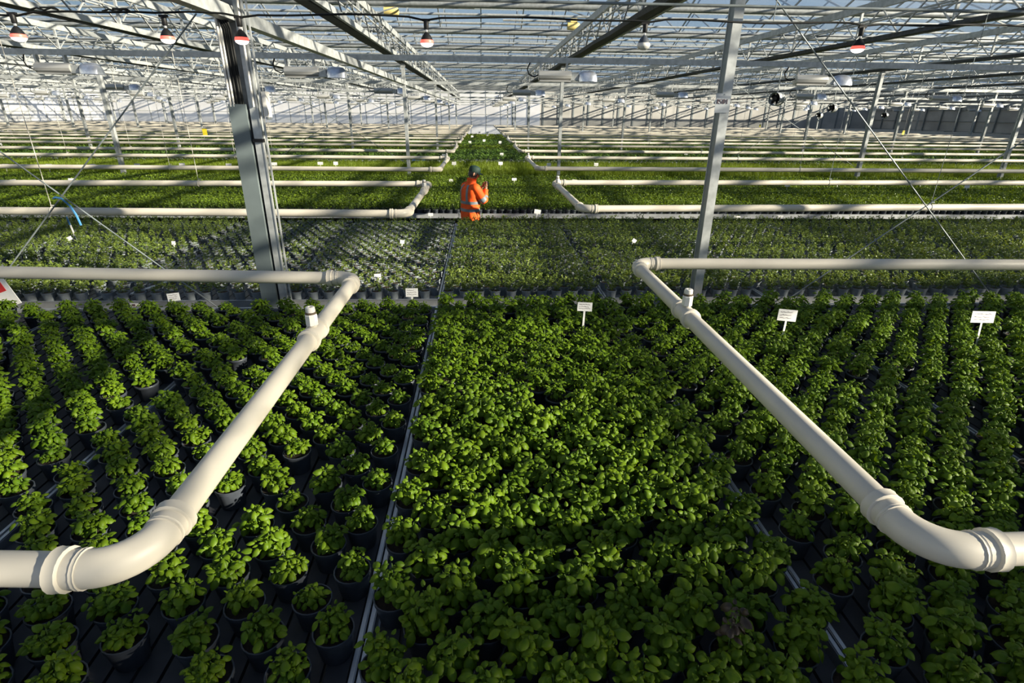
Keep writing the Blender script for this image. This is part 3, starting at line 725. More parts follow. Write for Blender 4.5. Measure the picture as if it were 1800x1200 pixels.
# ------------------------------------------------------------------ white overhead pipe loops
PZ, RP = H-1.05, 0.0425
def arc(c, r, a0, a1, n=10):
    return [c+Vector((math.cos(a0+(a1-a0)*i/n), math.sin(a0+(a1-a0)*i/n), 0))*r for i in range(n+1)]
def collar(mb, p, d, w=0.045, r=RP+0.014, n=18):
    d = Vector(d).normalized()
    mb.tube([p-d*w*.5, p-d*w*.42, p-d*w*.2, p+d*w*.2, p+d*w*.42, p+d*w*.5], [r*.93, r*1.0, r*.97, r*.97, r*1.0, r*.93], n)
def loop(s, xc, yn, yf, sn, sf, far, label, n=18, valve=True, hang=()):
    """s=-1 left / +1 right; xc corner line; yn, yf near and far runs; sn, sf their skew; far = outer end"""
    t = thing('pipe_loop', label, 'pipe', (xc, (yn+yf)/2, PZ), group='white overhead pipe loops')
    o = Vector((xc, (yn+yf)/2, 0)); L = lambda x, y: Vector((x, y, 0))-o
    rb = 0.12
    def run(y, k):
        xe = s*min(abs(far), 9.0); pts = [L(xc+s*(rb+0.05), y+0.0), L(xe, y+k*(abs(xe)-abs(xc)))]
        if abs(far) > 9: pts.append(L(far, y+k*(9-abs(xc))))
        return pts
    for y, k in ((yn, sn), (yf, sf)): MB().tube(run(y, k), RP, n).build('pipe', M['pvc'], t)
    MB().tube([L(xc, yn+rb+.05), L(xc, yf-rb-.05)], RP, n).build('pipe', M['pvc'], t)
    for y, q in ((yn, 1), (yf, -1)):
        c = L(xc+s*rb, y+q*rb); a0 = math.pi if s > 0 else 0.0
        a1 = a0+(s*q)*math.pi/2
        P = arc(c, rb, a0, a1)
        e = MB(); e.tube([L(xc, y+q*(rb+.065))]+P+[L(xc+s*(rb+.065), y)], RP+.005, n)
        collar(e, L(xc, y+q*(rb+.055)), (0, 1, 0), .035); collar(e, L(xc+s*(rb+.055), y), (1, 0, 0), .035)
        collar(e, L(xc, y+q*(rb+.005)), (0, 1, 0), .012, RP+.009); collar(e, L(xc+s*(rb+.005), y), (1, 0, 0), .012, RP+.009)
        e.build('elbow', M['pvc'], t)
    if valve:
        yv = yn+(yf-yn)*valve; p = L(xc, yv); v = MB()
        v.tube([p-Vector((0, .085, 0)), p+Vector((0, .085, 0))], RP+.006, n); collar(v, p-Vector((0, .08, 0)), (0, 1, 0), .03); collar(v, p+Vector((0, .08, 0)), (0, 1, 0), .03)
        tilt = Matrix.Rotation(0.0, 3, 'Y')
        v.lathe([(.022, .02), (.022, .055)], 14, p); 
        vo = v.build('tee_joint', M['pvc'], t)
        MB().lathe([(.024, .05), (.031, .055), (.031, .105), (.027, .112)], 8, p).build('valve_body', M['pvc_cap'], vo, smooth=False)
        MB().lathe([(.0275, .112), (.0275, .122)], 16, p).build('sealing_ring', M['rubber'], vo)
        g = MB().lathe([(.022, .120), (.024, .124), (.023, .145), (.019, .149), (.010, .149), (.009, .140)], 16, p).build('valve_cap', M['pvc_cap'], vo)
    for j, (x, y, k) in enumerate(hang):
        yy = y+k*(abs(x)-abs(xc)); p = L(x, yy); w = MB()
        w.tube([p+Vector((0, 0, RP)), p+Vector((0, 0, .06)), p+Vector((0, 0, ZB-PZ))], .0035, 5)
        w.tube([p+Vector((.006*math.sin(a), (RP+.003)*math.sin(a), (RP+.003)*math.cos(a))) for a in np.linspace(0, 2*math.pi, 15)], .004, 5)
        w.box(p+Vector((.02, 0, .062)), (.05, .012, .012))
        w.build('hanger_wire', M['white_rope'] if s < 0 else M['galv_d'], t)
    return t
CXL, CXR = [x for x in COLX if x < 0][::-1], [x for x in COLX if x > 0]
h1 = at(163, 355, z=PZ).x; h2 = at(1575, 352, z=PZ).x; h3 = at(1376, 305, z=PZ).x; h4 = at(358, 320, z=PZ).x
loop(-1, -0.865, 1.08, 3.66, 0.06, 0.075, -30, 'white pipe loop hanging over the near basil, left side', 28, 0.60, hang=((CXL[1], 1.08, .06), (CXL[1], 3.66, .075)))
loop(1, 1.16, 1.05, 4.02, 0.0, -0.022, 34, 'white pipe loop hanging over the near basil, right side', 28, 0.62, hang=((CXR[1], 1.05, 0), (CXR[1], 4.02, -.022)))
loop(-1, -0.84, 6.25, 9.05, 0.03, -0.02, -33, 'white pipe loop left of the person in orange', 20, 0.72, hang=((h1, 6.25, .03), (-8.0, 6.25, .03), (h4, 9.05, -.02)))
loop(1, 1.20, 6.62, 9.30, 0.04, 0.04, 36, 'white pipe loop right of the person in orange', 20, 0.85, hang=((h2, 6.62, .04), (9.0, 6.62, .04), (h3, 9.30, .04)))
for i in range(8):
    ya = 11.45+5.65*i; yc = ya+3.05
    for s, xc, lab in ((-1, -0.84, 'left'), (1, 1.16, 'right')):
        dy = 0.0 if s < 0 else 0.35
        loop(s, xc, ya+dy, yc+dy, 0.01, 0.01, -36.2 if s < 0 else 40.2, 'white pipe loop %s of the aisle, %s line from the camera' % (lab, nth(i+3)), 12 if i < 3 else 8, 0.8 if i < 3 else False,
             hang=[(q, y, .01) for q in COLX if q*s > 3 and abs(q) < 14 for y in ((ya+dy, yc+dy) if i < 2 else (ya+dy,))])

CY = 4.7
# ------------------------------------------------------------------ hanging red-lit bulbs on their cable
cz = at(900, 32, Y=CY).z
bulbs = [(37, 78, 'far left, first of the row'), (295, 68, 'second from the left, above the bracing rod'), (424, 63, 'hanging in front of the wide column'), (750, 64, 'hanging between the two centre trusses'), (1133, 62, ''), (1512, 66, 'right of the right column')]
bp_ = [at(px, py, Y=CY) for px, py, _ in bulbs]
pts = []
xs = np.linspace(-11, 12, 190)
for x in xs:
    near_d = min(abs(x-b.x) for b in bp_)
    sag = -0.020*math.exp(-(near_d/0.06)**2) + 0.012*math.sin(x*5.1)*0.6 - (0.05 if x < -3.0 else 0)*math.exp(-((x+3.7)/0.45)**2)
    pts.append((x, CY+0.01*math.sin(x*3), cz+sag+0.004*x))
t = thing('festoon_cable', 'black cable slung across the house carrying the hanging bulbs', 'cable', (0, 0, 0))
MB().tube(pts, 0.0075, 7).build('cable', M['cable'], t)
b = MB()
for x in (-3.12, -2.62): b.tube([(x+q*.05, CY-.01, cz-.005+.012*w) for q, w in ((-2, -.5), (-1, .6), (0, -.6), (1, .7), (2, -.3), (1.4, 1.0), (-.5, .8))], 0.006, 6)
b.build('cable_loop', M['cable'], t)
b = MB()
for x in COLX:
    if -9 < x < 9.5: b.tube([(x, CY, cz+.01+.004*x), (x, CY, ZB)], 0.004, 5)
b.build('hanger_wires', M['galv_d'], t)
for (px, py, lab), p in zip(bulbs, bp_):
    off = lab == ''
    t = thing('hanging_bulb', 'unlit frosted bulb with black socket, only one not glowing' if off else 'glowing red-rimmed bulb with black socket, ' + lab, 'lamp', (p.x, CY, cz-0.022+0.004*p.x), 0, 'bulbs on the black cable')
    s = MB(); s.box((0, 0, 0.0), (.075, .03, .02)); s.lathe([(.022, -.005), (.025, -.012), (.023, -.075), (.020, -.080)], 14)
    s.build('socket', M['dark'], t)
    MB().lathe([(.0125, -.078), (.013, -.10), (.011, -.104)], 12).build('screw_base', M['steel'], t)
    MB().lathe([(.012, -.10), (.022, -.110), (.038, -.128), (.051, -.150), (.058, -.168)], 20).build('reflector', M['dark'] if not off else M['pot'], t)
    MB().lathe([(.058, -.168), (.063, -.182), (.0635, -.190), (.062, -.198)], 20).build('glass_rim', M['bulb_off'] if off else M['bulb_red'], t)
    MB().lathe([(.062, -.198), (.055, -.212), (.040, -.223), (.020, -.229), (.005, -.230)], 20).build('glass_face', M['bulb_off'] if off else M['bulb_hot'], t)
    t.scale = (.78, .78, .78)

# ------------------------------------------------------------------ growing lamps under the rails
def lamp_parts():
    box = MB(); box.lathe([(.06, -.29), (.088, -.285), (.092, -.27), (.092, .26), (.088, .275), (.05, .28)], 12, rot=Matrix.Rotation(math.pi/2, 3, 'Y'), sc=(0.9, 1.0))
    box.box((0, 0, -.082), (.54, .13, .02))
    neck = MB(); neck.box((.335, 0, -.01), (.13, .10, .11)); neck.box((.335, 0, -.07), (.14, .12, .012))
    ref = MB(); n = 9; V = []; 
    prof = [(.405, .035, .05), (.43, .075, .10), (.50, .095, .135), (.60, .098, .14), (.68, .085, .13), (.715, .05, .105)]
    for x, zt, w in prof:
        for j in range(n):
            a = math.pi*j/(n-1); V.append((x, -math.cos(a)*w, -.085+math.sin(a)*(zt+.075)))
    F = [(i*n+j, i*n+j+1, (i+1)*n+j+1, (i+1)*n+j) for i in range(len(prof)-1) for j in range(n-1)]
    F += [tuple(range(n)), tuple(reversed(range((len(prof)-1)*n, len(prof)*n)))]
    ref.add(V, F)
    br = MB(); br.box((-.255, 0, .135), (.03, .07, .12)); br.box((.20, 0, .135), (.03, .07, .12))
    cab = MB(); cab.tube([(-.27, 0, .02), (-.36, .02, -.02), (-.45, .02, .02), (-.48, .02, .10), (-.44, .0, .19), (-.40, 0, .22)], .011, 6)
    return box.mesh('ballast_box', M['lamp_box'], ang=30), neck.mesh('lamp_holder', M['galv'], False), ref.mesh('reflector', M['chrome'], ang=50), br.mesh('bracket', M['galv'], False), cab.mesh('lead', M['cable'])
LP = lamp_parts()
far_lamp = None
def merged(ms, mats):
    a = MB()
    for mi, me in enumerate(ms):
        a.cur = mi; a.add([v.co.copy() for v in me.vertices], [tuple(p.vertices) for p in me.polygons])
    return a.mesh('grow_lamp', mats)
far_lamp = merged(LP, [M['lamp_box'], M['galv'], M['chrome'], M['galv'], M['cable']])
lampx = [-2.98-4.0*k for k in range(7, -1, -1)]+[1.30+4.55*k for k in range(9)]
for r, y in enumerate(RAILY):
    z = H+0.845-0.0425-.195
    seen = [x for x in lampx if XL+1 < x < XR-1 and abs(x) < y*1.15]
    for x in seen:
        x = x-0.02; i = sum(1 for q in seen if (q > 0) == (x > 0) and abs(q) <= abs(x)+.05)
        lab = 'silver grow lamp on the %s lamp rail, %s %s of the centre' % (nth(r+1), nth(i), 'right' if x > 0 else 'left')
        if r < 3:
            t = thing('grow_lamp', lab, 'lamp', (x, y, z), group='grow lamps under the lamp rails')
            for nm, me in zip(('ballast_box', 'lamp_holder', 'reflector', 'bracket', 'lead'), LP): link(nm, me, t)
        else: tag(link('grow_lamp', far_lamp, None, (x, y, z)), lab, 'lamp', 'grow lamps under the lamp rails')
# round fans
def fan(px, py, yy, lab, r=0.30):
    p = at(px, py, Y=yy); rot = Matrix.Rotation(math.pi/2, 3, 'X') 
    t = thing('circulation_fan', lab, 'fan', p, math.radians(-58), 'circulation fans')
    prof_o = [(r*.97, -.14), (r, -.13), (r, .13), (r*.97, .14), (r*.93, .13), (r*.93, -.13)]
    b = MB(); n = 24; V = []
    for rr, z in prof_o+[prof_o[0]]:
        for j in range(n): a = 2*math.pi*j/n; V.append(rot @ Vector((rr*math.cos(a), rr*math.sin(a), z)))
    b.add(V, [(i*n+j, i*n+(j+1) % n, (i+1)*n+(j+1) % n, (i+1)*n+j) for i in range(6) for j in range(n)]); b.build('housing', M['galv'], t)
    MB().lathe([(.05, -.09), (.07, -.08), (.07, .1), (.05, .11)], 14, rot=rot).build('motor', M['dark'], t)
    for k in range(5):
        R_ = Matrix.Rotation(2*math.pi*k/5, 3, 'Y') @ Matrix.Rotation(.5, 3, 'X')
        MB().box((R_ @ Vector((r*.5, 0, 0))), (r*.85, .012, .12), R_).build('blade', M['dark'], t, smooth=False)
    MB().box((0, .10, 0), (2*r*.95, .02, .03)).build('strut', M['galv'], t, smooth=False)
    MB().bar((0, 0, r), (0, 0, max(r+.1, ZB-p.z)), .03, .03).build('hanger', M['galv'], t, smooth=False)
fan(1365, 174, 17.6, 'round fan with dark mouth hanging right of the tagged column', 0.19)
fan(1463, 190, 25.6, 'small round fan hanging beyond the crossing bracing rod', 0.19)
fan(1555, 203, 36.5, 'tiny distant fan hanging right of the bracing rod', 0.19)
fan(1440, 203, 37.5, 'tiny distant fan hanging left of the bracing rod', 0.19)

# ------------------------------------------------------------------ tags, cards and labels
p = at(1270, 181, Y=ROWS[0]-0.075)
t = thing('column_tag', 'grey tag with handwritten letters on the right column', 'tag', p); t.rotation_euler = (0, math.radians(-1.5), 0)
w, h = 0.135, 0.165
MB().box((0, 0, 0), (w, .004, h)).build('plate', M['plate'], t, smooth=False)
MB().lathe([(.004, -.003), (.004, .003)], 10, (0.01, -.003, h/2-.012), Matrix.Rotation(math.pi/2, 3, 'X')).build('nail', M['galv_d'], t)
strokes = {'R': [[(0, 0), (0, 1), (.6, .95), (.6, .6), (0, .5), (.7, 0)]], 'S': [[(.7, 1), (.1, .95), (.05, .6), (.6, .45), (.6, .1), (0, 0)]], 'I': [[(.3, 0), (.3, 1)]], 'D': [[(0, 0), (0, 1), (.6, .8), (.65, .3), (0, 0)]], '1': [[(.15, .7), (.45, 1), (.4, 0)], [(.1, 0), (.7, .02)]]}
g = MB(); x = -w*.38
for ch, wd in (('R', .028), ('S', .026), ('I', .016), ('D', .028), ('1', .02)):
    for st in strokes[ch]:
        for a_, b_ in zip(st[:-1], st[1:]):
            q = [Vector((x+u*wd*.9, -.004, -.006+v*.036)) for u, v in (a_, b_)]; g.bar(q[0], q[1], .0045, .0045, (0, 1, 0))
    x += wd*.86
g.build('handwriting', M['ink'], t, smooth=False)

def sign(px, py, Y=None, z=None, w=.10, h=.065, tilt=0., yaw=0., stem=None, label='', write=False, zb=DECK+.05, pitch=-.15):
    p = at(px, py, Y=Y) if Y is not None else at(px, py, z=z)
    if Y is None:                             # keep the stake over a bench, not over an aisle
        for dz in (0, -.04, .04, -.08, .08, -.12, .12):
            p = at(px, py, z=z+dz)
            if any(a+.05 < p.y < b-.05 for a, b in [B1, B2, B3]+FAR): break
    t = thing('plant_label', label, 'label', p, yaw, 'white plant labels')
    R_ = Matrix.Rotation(tilt, 3, 'Y') @ Matrix.Rotation(pitch, 3, 'X')
    MB().box((0, 0, 0), (w, .003, h), R_).build('card', M['sign'], t, smooth=False)
    L = max(.03, p.z-h/2-zb) if stem is None else stem
    MB().box(R_ @ Vector((0, 0.001, -h/2-L/2+.004)), (.016, .003, L), R_).build('stake', M['sign'], t, smooth=False)
    if write:
        g = MB(); r = np.random.default_rng(int(px))
        for k in range(3):
            xs_ = np.linspace(-w*.38, w*r.uniform(.15, .4), 9); zz = h*(.26-.24*k)
            q = [R_ @ Vector((x, -.0026, zz+r.uniform(-.004, .004))) for x in xs_]
            for a_, b_ in zip(q[:-1], q[1:]): g.bar(a_, b_, .0022, .0022, (0, 1, 0))
        g.build('handwriting', M['ink'], t, smooth=False)
sign(305, 522, z=DECK+0.22, w=.115, h=.075, tilt=-.12, label='white plant label at the far edge of the basil, beside the bracing rod foot', write=True)
sign(724, 514, z=DECK+0.22, w=.12, h=.085, label='white plant label at the far edge of the basil, just left of the divider', write=True)
sign(1028, 539, z=DECK+0.36, w=.125, h=.075, tilt=.05, label='white plant label standing among the crowded basil, right of the divider', write=True, stem=.14)
sign(1384, 554, z=DECK+0.36, w=.16, h=.095, tilt=.1, label='white plant label on the far edge of the basil, under the bracing rod', write=True)
sign(1728, 557, z=DECK+0.36, w=.20, h=.095, tilt=.03, label='widest white plant label, near the right edge of the basil', write=True)
sign(262, 573, Y=4.62, w=.08, h=.07, tilt=-.3, yaw=.5, label='tilted white plant label among the spaced basil rows on the left', stem=.05)
sign(664, 487, Y=6.0, w=.075, h=.075, tilt=-.05, label='white plant label in the sparse young herbs behind the left pipe bend')
sign(757, 377, Y=9.72, w=.085, h=.05, label='white plant label left of the person, on the back edge of the young herbs')
sign(945, 372, Y=9.72, w=.115, h=.075, tilt=.15, label='white plant label right of the person, on the back edge of the young herbs')
sign(1372, 381, Y=9.68, w=.10, h=.05, label='white plant label on the back edge of the young herbs, near the bracing rod', stem=.05)
sign(1740, 387, Y=9.68, w=.12, h=.06, label='white plant label on the back edge of the young herbs, far right')
sign(1296, 381, Y=9.70, w=.12, h=.035, tilt=.05, label='low white plant label just right of the right column', stem=.05)
sign(904, 315, z=DECK+.30, w=.12, h=.06, label='white plant label standing in the leafy herbs right of the person')
sign(793, 317, z=DECK+.24, w=.10, h=.06, label='greyish plant label in the leafy herbs left of the person')
sign(1115, 423, z=DECK+.20, w=.06, h=.05, tilt=.6, label='small tipped plant label in the young herbs right of the aisle', stem=.04)
sign(707, 425, z=DECK+.20, w=.06, h=.05, tilt=.1, label='small plant label in the young herbs left of the divider', stem=.04)
sign(305, 427, z=DECK+.20, w=.05, h=.05, label='small plant label in the young herbs left of the wide column', stem=.04)
sign(122, 419, z=DECK+.20, w=.07, h=.05, tilt=-.4, label='small tipped plant label in the young herbs on the far left', stem=.04)
p = at(131, 405, z=DECK+.22)
t = thing('plant_stake', 'slim blue-white stake standing in the young herbs on the left', 'stake', (p.x, p.y, DECK)); MB().bar((0, 0, .0), (-.05, 0, .42), .02, .006).build('stake', M['sign'], t, smooth=False); MB().bar((-.036, -.004, .30), (-.05, -.004, .42), .021, .007).build('tip', M['blue'], t, smooth=False)
for i, (px, py) in enumerate(((10, 291), (86, 291), (163, 291), (241, 290), (320, 289), (402, 290), (482, 288), (563, 287))):
    sign(px, py, z=DECK+.33, w=.17, h=.09, label='small white plant label in the far herbs, %s from the left in its row' % nth(i+1), stem=.14)
for i, (px, py) in enumerate(sorted(((590, 287), (798, 287), (880, 287), (1048, 289), (1206, 270), (882, 271), (780, 273), (965, 289)))):
    sign(px, py, z=DECK+.33, w=.14, h=.10, label='tiny white plant label on the grey-potted herbs, %s from the left' % nth(i+1), stem=.12)
for i, (px, py) in enumerate(sorted(((125, 316), (23, 318), (1010, 318), (1112, 322), (1473, 322), (1384, 325), (1700, 328), (1618, 322)))):
    sign(px, py, z=DECK+.30, w=.13, h=.07, tilt=.1*(i % 3-1), label='small white plant label at the back of the leafy herbs, %s from the left' % nth(i+1), stem=.10)
for i, (px, py) in enumerate(sorted(((857, 233), (857, 237), (851, 247), (843, 233), (830, 240), (879, 250), (826, 250)))):
    sign(px, py, z=DECK+.30, w=.16, h=.14, label='tiny far white label in the strip of plants between the pipes, %s from the left' % nth(i+1), stem=.08)
for (px, py, yy, s, lab) in ((360, 232, 24.0, .24, 'yellow sticky insect card hanging above the far left benches'), (414, 220, 36, .16, 'tiny yellow insect card far beyond the wide column'), (1588, 233, 25.0, .18, 'pale yellow insect card hanging on the far right'), (1336, 221, 36.0, .16, 'tiny yellow insect card far right of the tagged column')):
    p = at(px, py, Y=yy); t = thing('sticky_card', lab, 'insect card', p, .2, 'yellow insect cards')
    MB().box((0, 0, 0), (s*.7, .006, s)).build('card', M['yellow'], t, smooth=False); MB().tube([(0, 0, s/2), (0, 0, ZB-p.z)], .003, 5).build('string', M['white_rope'], t)
p = at(2, 508, Y=5.30)
t = thing('folded_card', 'folded white card with red print at the left edge of the picture', 'card', (p.x, p.y, DECK))
MB().box((0, 0, .20), (.20, .006, .30), Matrix.Rotation(-.35, 3, 'Y')).build('card', M['sign'], t, smooth=False)
MB().box((.0, -.006, .25), (.07, .004, .09), Matrix.Rotation(-.35, 3, 'Y')).build('red_print', M['red'], t, smooth=False)
MB().box((0, 0, .05), (.03, .006, .12)).build('stake', M['sign'], t, smooth=False)
p = at(735, 284, z=DECK+.1)
t = thing('crate', 'small blue crate standing on the bench end left of the aisle', 'crate', (p.x, FAR[1][0]+.05, DECK))
b = MB(); b.box((0, .15, .015), (.55, .3, .03)); b.box((0, .01, .12), (.55, .02, .2)); b.box((0, .29, .12), (.55, .02, .2)); b.box((-.265, .15, .12), (.02, .3, .2)); b.box((.265, .15, .12), (.02, .3, .2)); b.build('body', M['crate'], t, smooth=False)
MB().box((0, .0, .215), (.58, .03, .025)).build('rim', M['crate'], t, smooth=False)
best = min((o for o in C.objects if o.name.startswith('basil_pot')), key=lambda o: (o.location-at(1243, 1165, z=DECK)).length)
V, Q, mi = basil(777, 5, 4, 3, 1.15, 0.17)
o = link('wilted_leaves', np_mesh('wilted_leaves', V, Q, [M['purple'], M['stem']], mi), best, (0, 0, PH*.88)); o['label'] = 'brownish purple wilted leaves'

# ------------------------------------------------------------------ the person in the aisle
def skin_body(name, chains, material):
    """chains: list of (points, radii); shared start points are joined -> one smooth surface"""
    V = []; E = []; R_ = []; roots = set(); idx = {}
    for pts, rad in chains:
        prev = None
        for p, r in zip(pts, rad):
            key = tuple(round(c, 4) for c in p)
            if key not in idx: idx[key] = len(V); V.append(p); R_.append(r)
            if prev is not None: E.append((prev, idx[key]))
            else: roots.add(idx[key])
            prev = idx[key]
    me = bpy.data.meshes.new(name); me.from_pydata(V, E, []); o = bpy.data.objects.new(name, me); C.objects.link(o)
    sm = o.modifiers.new('skin', 'SKIN'); sm.use_smooth_shade = True; sm.branch_smoothing = 0.4
    for i, r in enumerate(R_):
        sv = me.skin_vertices[0].data[i]; sv.radius = (r, r); sv.use_root = i in roots
    ss = o.modifiers.new('sub', 'SUBSURF'); ss.levels = 2; ss.render_levels = 2
    dg = bpy.context.evaluated_depsgraph_get(); em = bpy.data.meshes.new_from_object(o.evaluated_get(dg))
    bpy.data.objects.remove(o); em.materials.clear(); em.materials.append(material)
    return em
M['skin']   = mat('skin', (0.42, 0.22, 0.135), 0.5, var=0.08, scale=25)
M['hair']   = mat('black_hair', (0.010, 0.008, 0.008), 0.5)
M['cap']    = mat('dark_green_cloth', (0.004, 0.026, 0.019), 0.75, var=0.15, scale=40)
M['orange'] = mat('orange_fleece', (0.95, 0.105, 0.005), 0.75, var=0.06, scale=18, bump=0.15)
M['reflex'] = mat('grey_reflective_tape', (0.17, 0.205, 0.23), 0.45)
M['navy']   = mat('navy_trousers', (0.02, 0.025, 0.045), 0.8)
M['boot']   = mat('black_boot', (0.012, 0.012, 0.012), 0.5)
TH = math.radians(34)
P0 = at(826, 340, Y=10.2); P0.z = 0
per = thing('person', 'person in orange reflective jacket and dark green cap, looking at a camera in both hands', 'person', P0, TH)
V3 = lambda *a: Vector(a)
pel, spi, che, nb, nk = (0, 0, .93), (.0, 0, 1.12), (.015, 0, 1.32), (.03, 0, 1.45), (.055, -.005, 1.53)
rs, re, rw, rp_ = (.01, -.185, 1.385), (.15, -.245, 1.135), (.245, -.150, 1.330), (.272, -.125, 1.395)
ls, le, lw, lp_ = (.02, .185, 1.385), (.16, .215, 1.135), (.265, .045, 1.325), (.285, -.005, 1.390)
hd = Vector((.082, -.02, 1.615)); HA = math.radians(-24)
ch = [([pel, spi, che, nb, nk, (.07, -.012, 1.57)], [.125, .125, .125, .075, .056, .06]),
      ([che, (.012, -.11, 1.385), rs, (.08, -.225, 1.255), re, (.20, -.205, 1.22), rw, rp_], [.1, .07, .062, .052, .043, .040, .029, .030]),
      ([che, (.015, .11, 1.385), ls, (.095, .21, 1.255), le, (.22, .13, 1.22), lw, lp_], [.1, .07, .062, .052, .043, .040, .029, .030]),
      ([pel, (0, -.10, .86), (.015, -.105, .50), (-.01, -.105, .09)], [.125, .088, .058, .040]),
      ([pel, (0, .10, .86), (.02, .105, .50), (-.01, .105, .09)], [.125, .088, .058, .040])]
# five fingers a hand, curled round the camera's sides; the thumbs rest on its back
cam_c = Vector((.330, -.068, 1.432))
for (w, p, s) in ((Vector(rw), Vector(rp_), -1), (Vector(lw), Vector(lp_), 1)):
    fw = (p-w).normalized(); 
    side_ = Vector((0.05, s, 0)).normalized(); up = Vector((-.3, 0, 1)).normalized()
    for k, ln in enumerate((.070, .078, .073, .058)):
        b = p + up*(.020-.014*k) + side_*.006 + fw*.012
        m1 = b + fw*(ln*.45) + side_*.012; m2 = m1 + fw*(ln*.28) - side_*.010; m3 = m2 + fw*(ln*.12) - side_*(ln*.26)
        ch.append(([tuple(p+up*(.012-.008*k)), tuple(b), tuple(m1), tuple(m2), tuple(m3)], [.012, .0095, .0088, .0080, .0070]))
    tb = w + (p-w)*.55 + up*.018 - side_*.014
    ch.append(([tuple(w+(p-w)*.4), tuple(tb), tuple(tb+fw*.030+up*.016-side_*.010), tuple(tb+fw*.052+up*.026-side_*.022)], [.013, .0105, .0095, .0082]))
body = skin_body('body', ch, M['skin'])
# head: an egg pushed into a face, added to the same mesh
hb = bmesh.new(); hb.from_mesh(body)
b2 = bmesh.new(); bmesh.ops.create_uvsphere(b2, u_segments=40, v_segments=30, radius=1.0)
for v in b2.verts:
    x, y, z = v.co; X, Y, Z = x*.096, y*.076, z*.118
    if z < 0: X *= 1-.10*z*z; Y *= 1-.30*z*z
    if x > 0:
        X -= .006*(1-abs(z))*x                                             # flat face
        nose = math.exp(-(y/.16)**2)*math.exp(-((z+.14)/.17)**2); X += .024*nose*(1 if z < .05 else .6)
        X -= .010*(math.exp(-((y-.38)/.16)**2)+math.exp(-((y+.38)/.16)**2))*math.exp(-((z-.07)/.10)**2)      # eye sockets
        X += .007*math.exp(-((z-.24)/.09)**2)*(1-y*y)                        # brow
        X += .006*math.exp(-(y/.28)**2)*(math.exp(-((z+.43)/.05)**2)+math.exp(-((z+.53)/.05)**2)) - .004*math.exp(-(y/.3)**2)*math.exp(-((z+.48)/.025)**2)   # lips
        X += .012*math.exp(-(y/.35)**2)*math.exp(-((z+.78)/.14)**2)          # chin
    v.co = (X, Y, Z)
hm = Matrix.Translation(hd) @ Matrix.Rotation(HA, 4, 'Z') @ Matrix.Rotation(math.radians(14), 4, 'Y')
def ear(s):
    e = bmesh.new(); bmesh.ops.create_uvsphere(e, u_segments=14, v_segments=10, radius=1.0)
    for v in e.verts:
        x, y, z = v.co; r = math.hypot(x, z); v.co = (x*.017-.012+.004*z, s*(.078+.006*abs(y)+.007*max(0, -x)-(.005*(1-r) if y*s > 0 else 0)), z*.030-.006)
    return e
bodyobj_parts = [b2, ear(1), ear(-1)]
for bb in bodyobj_parts:
    bb.transform(hm); tmp = bpy.data.meshes.new('tmp'); bb.to_mesh(tmp); hb.from_mesh(tmp); bb.free(); bpy.data.meshes.remove(tmp)
for f in hb.faces: f.smooth = True
hb.to_mesh(body); hb.free()
link('body', body, per)
for s in (-1, 1):                             # eyes
    e = MB(); e.lathe([(.002, -.011), (.008, -.008), (.011, 0), (.008, .008), (.002, .011)], 12, rot=Matrix.Rotation(math.pi/2, 3, 'Y'))
    me = e.mesh('eye', M['hair']); o = link('eye', me, per); o.matrix_local = hm @ Matrix.Translation((.076, s*.030, .010))
def cap_shell(zc, f):
    pass
h = MB(); V = []; n = 28                       # hair below the cap
for j, (z, k) in enumerate(((.045, 1.03), (.0, 1.05), (-.035, 1.045), (-.06, .99))):
    for i in range(n):
        a = math.radians(62)+math.radians(236)*i/(n-1); V.append((.096*k*math.cos(a), .0765*k*math.sin(a), z+(.010 if abs(math.cos(a)) < .35 and j > 1 else 0)))
h.add(V, [(j*n+i, j*n+i+1, (j+1)*n+i+1, (j+1)*n+i) for j in range(3) for i in range(n-1)])
o = h.build('hair', M['hair'], per); o.matrix_local = hm
c = MB(); prof = [(1.075, .030), (1.085, .050), (1.06, .085), (.95, .112), (.72, .130), (.40, .140), (.06, .143)]; n = 32; V = []
for k, z in prof:
    for i in range(n): a = 2*math.pi*i/n; V.append((.097*k*math.cos(a), .079*k*math.sin(a), z))
c.add(V, [(j*n+i, j*n+(i+1) % n, (j+1)*n+(i+1) % n, (j+1)*n+i) for j in range(len(prof)-1) for i in range(n)]+[tuple(range((len(prof)-1)*n, len(prof)*n))])
c.lathe([(.006, .141), (.009, .145), (.002, .149)], 10)
cap = c.build('cap', M['cap'], per); cap.matrix_local = hm
b = MB(); V = []; n = 15
for lay in (0, .004):
    for k in range(5):
        for i in range(n):
            a = math.radians(-62+124*i/(n-1)); r = .100+.070*(k/4)*math.cos(a*1.05)**.8; V.append((r*math.cos(a), .83*r*math.sin(a), .040-.020*(k/4)-.018*(math.sin(a)**2)+lay))
m_ = 5*n
F = [(k*n+i, k*n+i+1, (k+1)*n+i+1, (k+1)*n+i) for k in range(4) for i in range(n-1)]
b.add(V, F+[tuple(q+m_ for q in reversed(f)) for f in F]+[(4*n+i, 4*n+i+1, m_+4*n+i+1, m_+4*n+i) for i in range(n-1)])
b.build('visor', M['cap'], cap)
